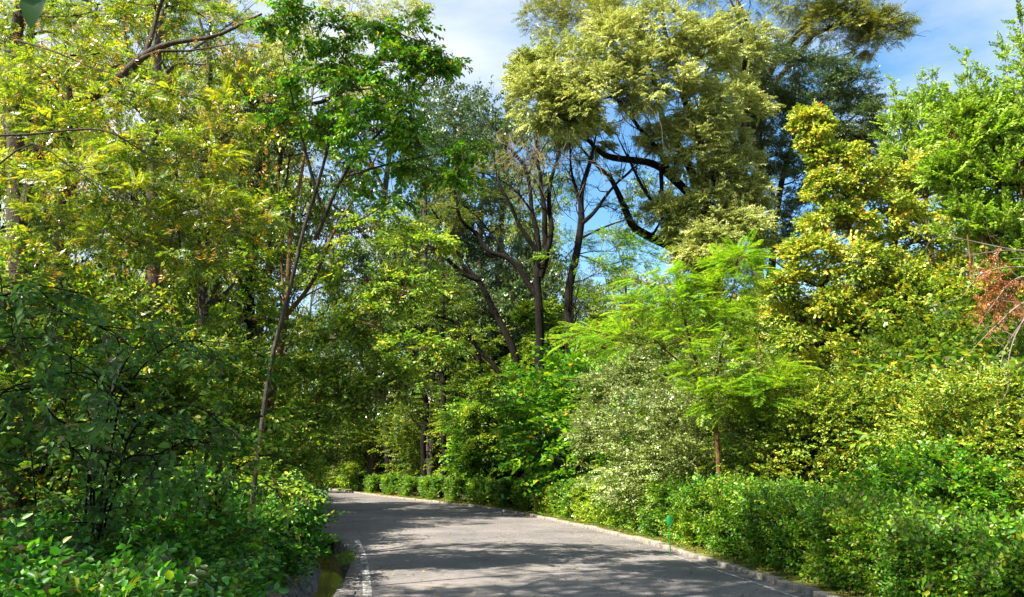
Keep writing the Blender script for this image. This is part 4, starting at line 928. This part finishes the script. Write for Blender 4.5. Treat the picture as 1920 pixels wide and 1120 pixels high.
# ------------------------------------------------------------------ background trees: four kinds copied behind everything
def bg_proto(mat, kind, scl, lean, cl=13, tw=9, lo=.25, RR=4.2):
    mbT = MB(); mbF = MB()
    H = 15.0
    S = branch(mbT, [(0, 0, -.1, .34), (.1, 0, 3, .26), (lean * .5, .2, 7, .2), (lean, 0, 11, .12), (lean, .1, 14, .05)], jit=.06, sides=7, step=.5)
    lobes = []
    for k in range(15):
        t_ = rs.uniform(lo, .97); z = H * t_; R_ = RR * math.sin(math.pi * min(.97, t_ * .9 + .05)) ** .6; a = k * 2.4; q = R_ * rs.uniform(.3, .7)
        lobes.append((lean * t_ + q * math.cos(a), q * math.sin(a), z, rs.uniform(1.5, 2.2), rs.uniform(1.5, 2.2), rs.uniform(1.0, 1.6), 1.0))
    cc = foliage(mbF, kind, lobes, clumps=cl, twigs=tw, cr=.36, scl=scl)
    for lb, ce in zip(lobes, cc):
        c = np.array(lb[:3]); j = int(np.argmin(abs(S[:, 2] - max(2.5, c[2] - 1.5)))); a = S[j]
        s2 = branch(mbT, [(*a[:3], .07), (*((a[:3] + c) / 2 + rs.randn(3) * .3), .05), (*c, .03)], jit=.04, sides=5, step=.5)
        for q in ce[:8]: branch(mbT, [(*c, .025), (*((q + c) / 2 + rs.randn(3) * .15), .015), (*q, .006)], jit=.03, sides=3, step=.6)
    root = thing('background_tree', 'x', 'tree', 'trees at the back of the wood')
    obj('trunk', mbT.mesh('trunk', M['bark_grey'], smooth=True), root); obj('crown', mbF.mesh('crown', M[mat], use_r=True), root)
    return root
BG = [bg_proto('olive', 'far', .8, .6), bg_proto('dark', 'far', .8, -.5), bg_proto('under', 'far', .8, .9), bg_proto('locust', 'far', .75, -.8)]
BLAB = ['olive green tree at the back of the wood', 'dark blue-green tree at the back of the wood', 'mid green tree at the back of the wood', 'yellow-green sunlit tree at the back of the wood']
bu = [False] * 4
def bgt(v, px, top, d):
    if px > 640: d = max(d, min(kerb_depth(px) + 6, 90))
    while in_road(gx(px, d), d, 1.5) and px < 660: px -= 12
    h = P(px, top, d)[2]; sc = h / 15.6; loc = (gx(px, d), d, 0); a = rs.uniform(0, 6.28); s3 = (max(sc * .68, .75), max(sc * .68, .75), sc)
    if not bu[v]: r = BG[v]; bu[v] = True; r.location = loc; r.scale = s3; r.rotation_euler = (0, 0, a); r['label'] = BLAB[v]
    else: dup(BG[v], BLAB[v], loc, a, s3)
for (v, px, top, d) in [
    (1, 865, 105, 50), (1, 925, 110, 52), (1, 800, 170, 44), (3, 770, 330, 56), (1, 905, 150, 60), (2, 1000, 260, 66), (3, 950, 430, 60), (3, 1070, 440, 58), (1, 1000, 400, 52), (1, 900, 440, 56), (2, 1120, 500, 50), (3, 1030, 400, 76), (2, 840, 420, 66),
    (0, 630, -20, 52), (1, 700, 60, 50), (2, 455, 60, 27), (3, 370, -40, 25), (2, 240, -40, 28), (0, 60, -80, 30), (3, -40, -60, 24), (3, 500, 330, 80), (0, 410, 380, 88), (3, 270, 380, 72), (2, 190, 380, 60), (0, 100, 380, 55),
    (3, 690, 430, 72), (2, 620, 420, 84), (0, 560, 480, 92), (3, 1200, 420, 66), (1, 1290, 250, 60), (0, 1380, 400, 64), (1, 1480, 560, 52), (2, 1560, 520, 48), (2, 1660, 380, 44), (0, 1760, 420, 40), (2, 1860, 300, 36), (0, 1960, 250, 34),
    (3, 760, 580, 84), (3, 880, 590, 88), (2, 1140, 540, 80), (3, 990, 620, 90), (2, 1240, 560, 76)]:
    bgt(v, px, top, d)

# ------------------------------------------------------------------ left trees
pods = MB()
pp = np.array([P(rs.uniform(0, 520), rs.uniform(20, 520), rs.uniform(11, 13.5)) for _ in range(620)])
V, Fq, R = scatter('pod', pp, np.tile([0, 0, -1.0], (620, 1)) + rs.randn(620, 3) * .25, rs.randn(620, 3), rs.uniform(.5, 1.0, 620)); pods.add(V, Fq, R)
tree('locust_tree', 'yellow-green feathery locust tree with a thick slanting bough and orange pods, top left',
     [[(45, 930, 13, .20), (42, 650, 13, .17), (36, 420, 13, .15), (28, 230, 13, .13), (32, 60, 13, .10), (45, -80, 13, .06)],
      [(40, 430, 13, .13), (70, 300, 12.8, .11), (110, 215, 12.6, .095), (170, 175, 12.5, .088), (220, 140, 12.5, .078), (265, 108, 12.5, .065), (330, 78, 12.4, .042), (410, 62, 12.3, .03), (480, 32, 12.2, .018)],
      [(20, 250, 13, .09), (-10, 150, 13, .07), (-40, 60, 13, .05)],
      [(250, 118, 12.5, .04), (300, 95, 12.4, .03), (350, 93, 12.4, .018), (440, 80, 12.3, .008)],
      [(270, 105, 12.5, .05), (285, 60, 12.6, .04), (300, 10, 12.6, .03), (330, -40, 12.6, .02)],
      [(-30, 255, 11, .022), (60, 252, 11, .018), (190, 244, 11, .014), (270, 285, 11, .010), (340, 318, 11, .007), (450, 332, 11, .004)],
      [(-30, 330, 11, .015), (60, 270, 11, .012), (140, 320, 11, .010), (220, 365, 11, .006), (300, 410, 11, .003)],
      [(30, 75, 12, .02), (110, 100, 11.6, .014), (180, 130, 11.5, .009), (260, 150, 11.4, .004)]],
     [(60, 40, 13, 75, 40), (170, 20, 13, 75, 40), (290, 20, 13, 70, 40), (380, 30, 13, 55, 30, .6), (80, 130, 12.5, 75, 38), (220, 190, 12, 75, 34), (330, 170, 12.5, 60, 32, .6), (110, 240, 12, 80, 32), (30, 200, 12, 50, 40), (30, 330, 12, 70, 38),
      (150, 330, 11.5, 85, 34), (270, 270, 11.8, 75, 30), (370, 290, 12, 70, 32, .8), (250, 370, 11.5, 80, 30), (380, 380, 11.8, 75, 32), (100, 420, 12, 85, 35), (230, 450, 12, 80, 34), (340, 470, 12, 75, 34), (460, 420, 12.2, 60, 32, .8), (440, 200, 12.5, 45, 30, .3), (40, 500, 12, 70, 35)],
     'locust', 'locust', 'bark_grey', fol=dict(clumps=16, twigs=11, cr=.38, flat=.45, droop=.08, scl=.78, out=.8, jup=.75, cspread=.35), mix=('maple', .5, 4), limb_r=.02, extra=[('seed_pods', pods, 'pod')], jit=.03)
ivy = MB()
q = np.array([P(60 + rs.randn() * 16, rs.uniform(350, 540), 20 + rs.randn() * .25) for _ in range(520)])
V, Fq, R = scatter('ivy', q, rand_unit(520), rs.randn(520, 3), rs.uniform(.7, 1.1, 520)); ivy.add(V, Fq, R)
tree('ivy_clad_tree', 'trunk thickly clad in dark ivy at the left, behind the locust tree',
     [[(62, 900, 20, .25), (62, 600, 20, .22), (60, 400, 20, .2), (55, 200, 20, .15), (60, 20, 20, .08)]],
     [(60, 150, 20, 70, 50, .6), (10, 80, 20, 70, 50, .6), (120, 60, 20, 70, 50, .6), (60, 280, 20, 50, 35, .4)], 'olive', 'olive', 'bark_dark', fol=dict(clumps=20, twigs=12, cr=.33), extra=[('ivy', ivy, 'dark')])
tree('tall_grey_tree', 'grey trunk rising behind the slanting bough of the locust tree',
     [[(295, 900, 23, .24), (292, 600, 23, .2), (288, 300, 23, .17), (284, 180, 23, .15), (292, 110, 23, .12), (310, 30, 23, .09), (330, -60, 23, .06)],
      [(285, 170, 23, .09), (250, 110, 23, .06), (230, 30, 23, .04)], [(288, 160, 23, .08), (330, 120, 23, .05), (400, 70, 23, .03)]],
     [(240, 30, 23, 60, 45, .5), (340, 20, 23, 60, 45, .5), (400, 120, 23, 60, 40, .4), (200, 130, 23, 50, 40, .4), (440, 50, 23, 55, 45, .45), (350, 220, 23, 50, 40, .4), (430, 260, 23, 55, 45, .6), (240, 300, 23, 50, 40, .5)],
     'olive', 'olive', 'bark_grey', twiggy=5, fol=dict(clumps=22, twigs=12, cr=.32, cspread=.3))
tree('slender_trunk_tree', 'straight dark trunk between the ivy-clad trunk and the tall grey trunk',
     [[(118, 900, 19, .15), (118, 650, 19, .13), (118, 450, 19, .12), (122, 300, 19, .1), (130, 150, 19, .06)]],
     [(130, 200, 19, 60, 45, .5), (180, 100, 19, 60, 45, .5), (160, 300, 19, 60, 35, .5), (180, 420, 19, 50, 30, .5)], 'olive', 'locust', 'bark_dark', fol=dict(clumps=20, twigs=12, cr=.33))
tree('crooked_limb_tree', 'tree whose crooked dark limb shows above the left fork of the mulberry',
     [[(470, 900, 27, .25), (468, 600, 27, .2), (480, 400, 27, .17), (498, 245, 27, .14), (520, 215, 27, .12), (545, 197, 27, .10), (600, 195, 27, .07), (650, 170, 27, .04)],
      [(490, 300, 27, .1), (470, 200, 27, .07), (440, 120, 27, .04)]],
     [(420, 150, 27, 50, 45, .8), (480, 120, 27, 55, 40, .8), (430, 220, 27, 50, 40, .8), (550, 110, 27, 60, 45, .6), (620, 120, 28, 60, 45, .6), (480, 300, 27, 55, 40, .8), (560, 260, 28, 60, 40, .6), (690, 200, 28, 50, 40, .5), (700, 60, 28, 50, 50, .6), (760, 30, 28, 40, 35, .5), (650, 20, 28, 50, 45, .5)],
     'olive', 'pale', 'bark_dark', twiggy=6, fol=dict(clumps=24, twigs=14, cr=.30, scl=1.0, cspread=.3))
tree('mulberry_tree', 'young broad leaved tree with a forked orange-brown trunk left of the road',
     [[(478, 905, 14.5, .085), (492, 830, 14.5, .075), (506, 740, 14.5, .068), (522, 660, 14.5, .062), (535, 600, 14.5, .058), (545, 520, 14.5, .045), (550, 430, 14.5, .038), (562, 340, 14.5, .03), (575, 260, 14.5, .022), (590, 150, 14.5, .015), (600, 30, 14.5, .008)],
      [(538, 590, 14.5, .045), (575, 545, 14.4, .038), (600, 500, 14.3, .034), (625, 440, 14.2, .028), (665, 370, 14.1, .022), (720, 260, 14, .016), (780, 150, 14, .008)],
      [(528, 650, 14.5, .022), (575, 638, 14.3, .018), (640, 636, 14, .014), (720, 625, 13.8, .010), (780, 640, 13.6, .005)],
      [(535, 610, 14.5, .03), (528, 500, 14.7, .022), (524, 400, 14.8, .015), (520, 300, 14.8, .010)],
      [(560, 565, 14.4, .02), (600, 540, 14.2, .014), (680, 520, 14, .007)],
      [(495, 820, 14.5, .025), (540, 775, 14.3, .015), (600, 760, 14, .007)]],
     [(700, 430, 14, 60, 26, .7), (790, 470, 14, 55, 24, .7), (760, 540, 13.8, 70, 26), (680, 530, 14, 60, 26, .8), (600, 500, 14, 55, 28, .6), (700, 600, 13.6, 70, 26), (780, 650, 13.5, 60, 24), (620, 620, 13.6, 60, 28, .8), (680, 690, 13.4, 75, 26), (740, 730, 13.4, 60, 22), (600, 720, 13.6, 60, 28), (530, 700, 13.6, 55, 28, .7),
      (470, 600, 14, 60, 30, .7), (480, 500, 14.2, 55, 30, .7), (500, 400, 14.4, 50, 32, .6), (630, 765, 13.6, 55, 22, .8), (560, 800, 13.6, 55, 24, .8), (450, 690, 13.6, 50, 30), (440, 790, 13.6, 50, 30), (520, 870, 14, 60, 22, .9), (420, 880, 13, 60, 25), (490, 920, 12.5, 60, 18)],
     'broad', 'broad', 'bark_brown', fol=dict(clumps=13, twigs=9, cr=.42, flat=.35, droop=.2, scl=.72, jup=.35, cspread=.2), limb_r=.014, jit=.02)
tree('elm_sapling', 'vivid green leafy tree left of centre whose tip reaches right into the white sky',
     [[(468, 905, 16.5, .060), (500, 740, 16.5, .052), (528, 600, 16.4, .045), (562, 460, 16.3, .040), (600, 330, 16.2, .034), (630, 180, 16, .026), (650, 60, 16, .012)],
      [(590, 450, 16.4, .05), (650, 320, 16, .035), (740, 220, 15.6, .02), (830, 120, 15.4, .008)],
      [(600, 380, 16.3, .04), (560, 230, 16, .025), (530, 100, 15.8, .01)],
      [(650, 330, 16, .03), (760, 300, 15.6, .018), (900, 275, 15.3, .006)]],
     [(520, 20, 16, 45, 30), (580, 50, 16, 55, 34), (640, 110, 16, 60, 34), (600, 150, 16, 55, 28), (680, 60, 16, 45, 28, .8), (670, 170, 15.8, 60, 30), (740, 200, 15.6, 55, 26), (765, 60, 15.6, 28, 28, .8), (740, 120, 15.6, 45, 26), (800, 130, 15.5, 36, 18, .8), (835, 105, 15.4, 26, 14, .7), (700, 240, 15.6, 60, 28),
      (780, 260, 15.5, 50, 22, .9), (620, 250, 16, 60, 30, .8), (560, 230, 16.2, 50, 28, .6), (720, 310, 15.6, 60, 24, .5), (650, 340, 16, 50, 26, .4), (800, 320, 15.5, 45, 20, .6), (890, 280, 15.3, 34, 16, .7), (850, 340, 15.4, 36, 16, .6), (730, 380, 15.6, 55, 20, .4), (500, 200, 16.2, 40, 26, .4)],
     'vivid', 'vivid', 'bark_grey', fol=dict(clumps=12, twigs=8, cr=.40, flat=.45, droop=.3, scl=.60, cspread=.2, out=.9), limb_r=.012, near=11.2)

# big leaved dark shrubs close to the camera
def arching(name, label, base, stems, mat='deep', kind='deep', leaf=1.0, side=6, slen=.7, mainleaf=True):
    mbS = MB(); mbF = MB(); b = np.array([base[0], base[1], 0.0])
    for st in stems:
        C = [(b[0] + rs.uniform(-.02, .02), b[1] + rs.uniform(-.02, .02), -.05, .026), (b[0] + rs.uniform(-.05, .05), b[1] + rs.uniform(-.05, .05), .12, .022)] + [(*P(a, c, d), r) for a, c, d, r in st]
        C = [(a_, b_, c_, r_ * .62) for a_, b_, c_, r_ in C]
        S = branch(mbS, C, jit=.02, sides=6, step=.12)
        n = len(S)
        for k in range(n // 3, n, 1):
            if rs.rand() < .38: continue
            t_ = S[min(k + 1, n - 1), :3] - S[k - 1, :3]; t_ = nrm(t_)
            sd = nrm(np.cross(t_, [0, 0, 1])) * rs.choice([-1, 1]); dr = nrm(t_ * .5 + sd * rs.uniform(.2, 1) + np.array([0, 0, rs.uniform(-.5, .35)]))
            L_ = slen * rs.uniform(.4, 1.0); e = S[k, :3] + dr * L_ * .7 - np.array([0, 0, .08 * L_])
            branch(mbS, [(*S[k, :3], .006), (*((S[k, :3] + e) / 2 + rs.randn(3) * .02), .005), (*e, .003)], jit=.006, sides=4, step=.15)
            m_ = rs.randint(2, 4); tt = rs.uniform(.3, 1, m_); p = S[k, :3] + (e - S[k, :3]) * tt[:, None]
            V, Fq, R = scatter(kind, p, nrm(dr + rs.randn(m_, 3) * .45 - np.array([0, 0, .15])), np.array([0, 0, 1.0]) + rs.randn(m_, 3) * .3, rs.uniform(.7, 1.1, m_) * leaf, rs.uniform(-.15, .15, m_)); mbF.add(V, Fq, R)
    root = thing(name, label, 'shrub', 'arching shrubs on the left bank')
    obj('stems', mbS.mesh('stems', M['bark_dark'], smooth=True), root); obj('foliage', mbF.mesh('foliage', M[mat], use_r=True), root)
arching('arching_shrub', 'dark shrub with big drooping leaves reaching in at the left edge', (gx(-60, 6.4), 6.4),
        [[(-40, 700, 6.4, .016), (-20, 570, 6.3, .012), (80, 560, 6.2, .010), (180, 610, 6.1, .007), (260, 650, 6, .004)],
         [(-20, 720, 6.4, .014), (60, 640, 6.3, .010), (160, 680, 6.2, .007), (240, 740, 6.1, .004)],
         [(-30, 800, 6.3, .014), (80, 720, 6.2, .010), (190, 740, 6, .007), (260, 800, 6, .004)],
         [(-30, 640, 6.2, .014), (20, 540, 6.0, .009), (100, 540, 5.9, .006)],
         [(0, 760, 6.6, .014), (120, 800, 6.5, .010), (220, 780, 6.4, .005)]], leaf=.78, slen=.55)
arching('arching_shrub', 'shrub with long arching sprays of bluish leaves over the middle of the left bank', (gx(180, 7.4), 7.4),
        [[(200, 850, 7.4, .018), (250, 720, 7.3, .013), (330, 650, 7.2, .010), (420, 640, 7.1, .007), (490, 655, 7, .004)],
         [(190, 800, 7.4, .016), (220, 700, 7.4, .012), (280, 620, 7.4, .008), (330, 575, 7.3, .004)],
         [(230, 860, 7.3, .016), (300, 770, 7.2, .012), (380, 760, 7.1, .008), (440, 800, 7, .004)],
         [(210, 900, 7.2, .015), (300, 850, 7.1, .011), (370, 830, 7, .008), (420, 880, 6.9, .004)],
         [(170, 830, 7.5, .015), (140, 720, 7.5, .010), (160, 640, 7.5, .006)],
         [(170, 900, 7.2, .013), (100, 830, 7.1, .010), (30, 830, 7, .005)]], leaf=.74, slen=.5)
arching('arching_shrub', 'dark shrub with thin upright stems between the two nearest leafy shrubs', (gx(110, 8.4), 8.4),
        [[(170, 850, 8.4, .016), (175, 720, 8.4, .012), (190, 620, 8.4, .007)], [(190, 860, 8.4, .014), (210, 760, 8.3, .010), (250, 690, 8.2, .005)],
         [(130, 860, 8.4, .014), (110, 740, 8.3, .010), (60, 650, 8.3, .005)], [(60, 880, 8.3, .012), (40, 780, 8.3, .009), (20, 700, 8.3, .005)], [(300, 880, 8.4, .012), (350, 800, 8.3, .009), (420, 760, 8.2, .005)]], leaf=.75, slen=.6)
arching('arching_shrub', 'shrub with sunlit leaves overhanging the low cover near the ditch', (gx(400, 9.5), 9.5),
        [[(420, 880, 9.5, .014), (450, 800, 9.4, .010), (500, 780, 9.2, .005)], [(430, 900, 9.4, .014), (500, 850, 9.2, .010), (560, 880, 9, .005)], [(370, 880, 9.5, .012), (350, 780, 9.5, .009), (380, 720, 9.4, .005)],
         [(420, 900, 9.3, .012), (470, 890, 9.1, .008), (520, 920, 9, .004)]], mat='broad', leaf=.75, slen=.5)

# low snowberry cover on the left bank
CV = [bush_proto('snowberry_bush', 'cover', 'cover', .75, .95, 24, 15, 1.0, group='low green bushes on the left bank', nl=3, flat=.5) for _ in range(3)]
cu = [False] * 3
LABC = 'low fresh green bush in the mass of bushes on the left bank'
spots = []
for (px, d) in [(-40, 4.7), (80, 4.9), (200, 5.0), (320, 5.1), (430, 5.3), (-20, 5.8), (110, 6.0), (240, 6.1), (360, 6.3), (470, 6.5), (30, 7.2), (170, 7.4), (300, 7.5), (410, 7.7), (500, 7.9), (380, 9.2), (470, 9.5), (530, 9.8), (440, 11), (520, 11.5), (560, 12), (500, 13.5), (555, 14), (585, 14.5), (530, 16), (575, 17), (595, 18.5), (560, 20), (590, 22)]:
    spots.append((gx(px, d), d))
spots += [(gx(555, 8.6) - .1, 8.4), (gx(520, 7.0) - .1, 6.8)]
for k, (x, y) in enumerate(spots):
    v = k % 3; sc = rs.uniform(.9, 1.15) * (1.0 if y < 9 else 1.1)
    dz = min(np.hypot(dpl[:, 0] - x, dpl[:, 1] - y))
    if dz < 1.42: x -= (1.42 - dz)
    if y > 13: x = min(x, LE[int(np.argmin(abs(LE[:, 1] - y))), 0] - 1.15, gx(590, y) - 1.1)
    loc = (x, y, .05); s3 = (sc, sc, sc * (1.0 if y > 8 else .82))
    if not cu[v]: r = CV[v]; cu[v] = True; r.location = loc; r.scale = s3; r['label'] = LABC
    else: dup(CV[v], LABC, loc, rs.uniform(0, 6.28), s3)

# near tree just outside the left edge; one of its leaves hangs into the top corner
mbS = MB(); mbF = MB(); mbL = MB()
branch(mbS, [(-2.9, -.8, -.1, .12), (-2.85, -.7, 1.2, .10), (-2.6, -.4, 2.4, .08), (-2.2, .3, 3.2, .05), (-1.5, .9, 3.1, .03), (-1.0, 1.35, 2.75, .012)], jit=.01, sides=8, step=.15)
branch(mbS, [(-2.6, -.4, 2.4, .06), (-2.9, .2, 3.6, .04), (-3.2, .8, 4.8, .02)], jit=.02, sides=6)
def near_leaf(tip, base_, wd):
    tip = np.array(tip); b = np.array(base_); L_ = np.linalg.norm(tip - b); x = (tip - b) / L_
    n = 9; tt = np.linspace(0, 1, n); wv = wd * .5 * np.sin(np.pi * tt ** .8) ** .75; wv[-1] = 0; wv[0] = 0
    side = nrm(np.cross(x, np.array([0, -1.0, .15]))); nn_ = np.cross(side, x)
    ctr_ = b + x * (tt * L_)[:, None] + nn_ * (.06 * L_ * np.sin(np.pi * tt))[:, None]
    V = np.stack([ctr_ - side * wv[:, None] + nn_ * (wv * .2)[:, None], ctr_, ctr_ + side * wv[:, None] + nn_ * (wv * .2)[:, None]], 1).reshape(-1, 3)
    i = np.arange(n - 1)[:, None] * 3; j = np.arange(2)[None]
    mbL.add(V, np.stack([i + j, i + 3 + j, i + 4 + j, i + 1 + j], -1).reshape(-1, 4), np.full(len(V), .35))
d_ = 1.25
near_leaf(P(58, 56, d_), P(78, -38, d_), .044); near_leaf(P(166, 6, d_), P(130, -60, d_), .04); near_leaf(P(-20, -10, d_), P(20, -70, d_), .045)
branch(mbS, [(-1.5, .9, 3.1, .012), (*(P(20, -110, 1.2)), .005), (*P(60, -62, 1.25), .003), (*P(78, -38, 1.25), .0015)], jit=.002, sides=5, step=.05)
branch(mbS, [(*P(60, -62, 1.25), .002), (*P(130, -60, 1.25), .0015)], jit=.001, sides=4, step=.05)
branch(mbS, [(*P(20, -110, 1.2), .003), (*P(20, -70, 1.25), .0015)], jit=.001, sides=4, step=.05)
lob = [(-3.2, .6, 5.0, 1.3, 1.3, .9, 1.4), (-2.2, .6, 4.3, .9, .7, .6, 2.5)]  # second, dense lobe added out of view to shade the hanging leaf
foliage(mbF, 'deep', lob, clumps=14, twigs=8, cr=.4, scl=.8)
root = thing('overhanging_tree', 'tree beside the camera whose dark leaf hangs into the top left corner', 'tree')
obj('trunk', mbS.mesh('trunk', M['bark_grey'], smooth=True), root); obj('crown', mbF.mesh('crown', M['deep'], use_r=True), root)
obj('near_leaves', mbL.mesh('near_leaves', M['deep'], smooth=True, use_r=True), root)

# two roadside trees left of and behind the camera that shade the road
SH = bg_proto('under', 'under', 1.15, .3, 12, 9, .55, 5.2)
for q, (x, y, sc) in enumerate([(-6.4, 5.2, .96), (-7.5, -3.5, .9), (-5.0, .6, .92), (-10.5, 1.5, 1.0), (-3.8, -4.8, 1.1)]):
    lab = 'roadside tree left of the camera that shades the asphalt'
    lab = 'tall roadside tree outside the left edge, number %s from the front' % ['one', 'four', 'three', 'two', 'five'][q]
    if q == 0: SH.location = (x, y, 0); SH.scale = (sc,) * 3; SH['label'] = lab; SH['group'] = 'roadside shade trees'
    else: dup(SH, lab, (x, y, 0), rs.uniform(0, 6), sc, group='roadside shade trees')
print('QUADS', sum(len(o.data.polygons) for o in bpy.data.objects if o.type == 'MESH'), 'UNIQUE', sum(len(m.polygons) for m in bpy.data.meshes))


# ------------------------------------------------------------------ one description per repeat, told apart by where it stands
def order_labels(kind_names, zones, objs, back):
    """objs: (object, base text). zone by pixel column, then rank by distance"""
    RK = ['nearest', 'second', 'third', 'fourth', 'fifth', 'sixth', 'seventh', 'eighth', 'ninth', 'tenth']
    cells = {}
    for o, base in objs:
        px = 960 + o.location.x / max(o.location.y, 1) * F_PX * math.cos(PITCH)
        z = next(t_ for lim, t_ in zones if px < lim)
        cells.setdefault((base, z), []).append(o)
    for (base, z), L in cells.items():
        L.sort(key=lambda o: o.location.y)
        for k, o in enumerate(L):
            o['label'] = (base + ' ' + z) if len(L) == 1 else '%s %s, %s from the road' % (base, z, RK[min(k, 9)])
ZS = [(130, 'at the far left edge'), (300, 'behind the left bank'), (430, 'left of the forked trunk'), (560, 'below the forked trunk'), (700, 'behind the lime bushes'), (850, 'behind the thick dark trunk'),
      (1010, 'below the fanning dark stems'), (1180, 'behind the tiered tree'), (1330, 'behind the grey-green shrub'), (1480, 'behind the lime green tree'), (1640, 'below the yellow maple'), (1800, 'behind the near hedge'), (9999, 'at the far right edge')]
US = {'under': 'olive shrub', 'broad': 'broad leaved shrub', 'greygreen': 'small leaved grey-green shrub', 'gold': 'yellow-green shrub', 'vivid': 'fresh green shrub'}
def mat_of(o, part): return next(c for c in o.children if c.name.split('.')[0] == part).data.materials[0].name.replace('_leaf', '')
und = [o for o in bpy.data.objects if o.name.split('.')[0] == 'understorey_shrub']
order_labels(None, ZS, [(o, US[mat_of(o, 'foliage')]) for o in und], True)
BS = {'olive': 'olive background tree', 'dark': 'blue-green background tree', 'under': 'mid green background tree', 'locust': 'yellow-green background tree'}
order_labels(None, ZS, [(o, BS[mat_of(o, 'crown')]) for o in bpy.data.objects if o.name.split('.')[0] == 'background_tree' and o.get('group') == 'trees at the back of the wood'], True)
CZ = [(150, 'at the bottom left corner'), (300, 'below the dark arching shrub'), (430, 'below the bluish arching sprays'), (530, 'left of the ditch'), (9999, 'at the edge beside the ditch')]
order_labels(None, CZ, [(o, 'low green bush') for o in bpy.data.objects if o.name.split('.')[0] == 'snowberry_bush'], True)
for o in bpy.data.objects:
    if o.name.split('.')[0] == 'snowberry_bush': o['label'] = o['label'].replace('from the road', 'from the camera')
    if o.name.split('.')[0] == 'background_tree': o['label'] = o['label'].replace('from the road', 'from the camera')
    if o.name.split('.')[0] == 'understorey_shrub': o['label'] = o['label'].replace('from the road', 'from the camera')
lime = sorted([o for o in bpy.data.objects if o.type == 'EMPTY' and o.get('group') == 'lime bushes at the end of the road'], key=lambda o: o.location.x / o.location.y)
for k, o in enumerate(lime): o['label'] = 'sunlit lime bush at the road end, %s of five' % ['leftmost', 'second from left', 'middle', 'fourth from left', 'rightmost'][k]
shd = sorted([o for o in bpy.data.objects if o.get('group') == 'roadside shade trees'], key=lambda o: o.location.y)
for o in list(bpy.data.objects):
    if o.name.split('.')[0] == 'background_tree' and o.get('group') == 'roadside shade trees': o.name = 'roadside_tree'
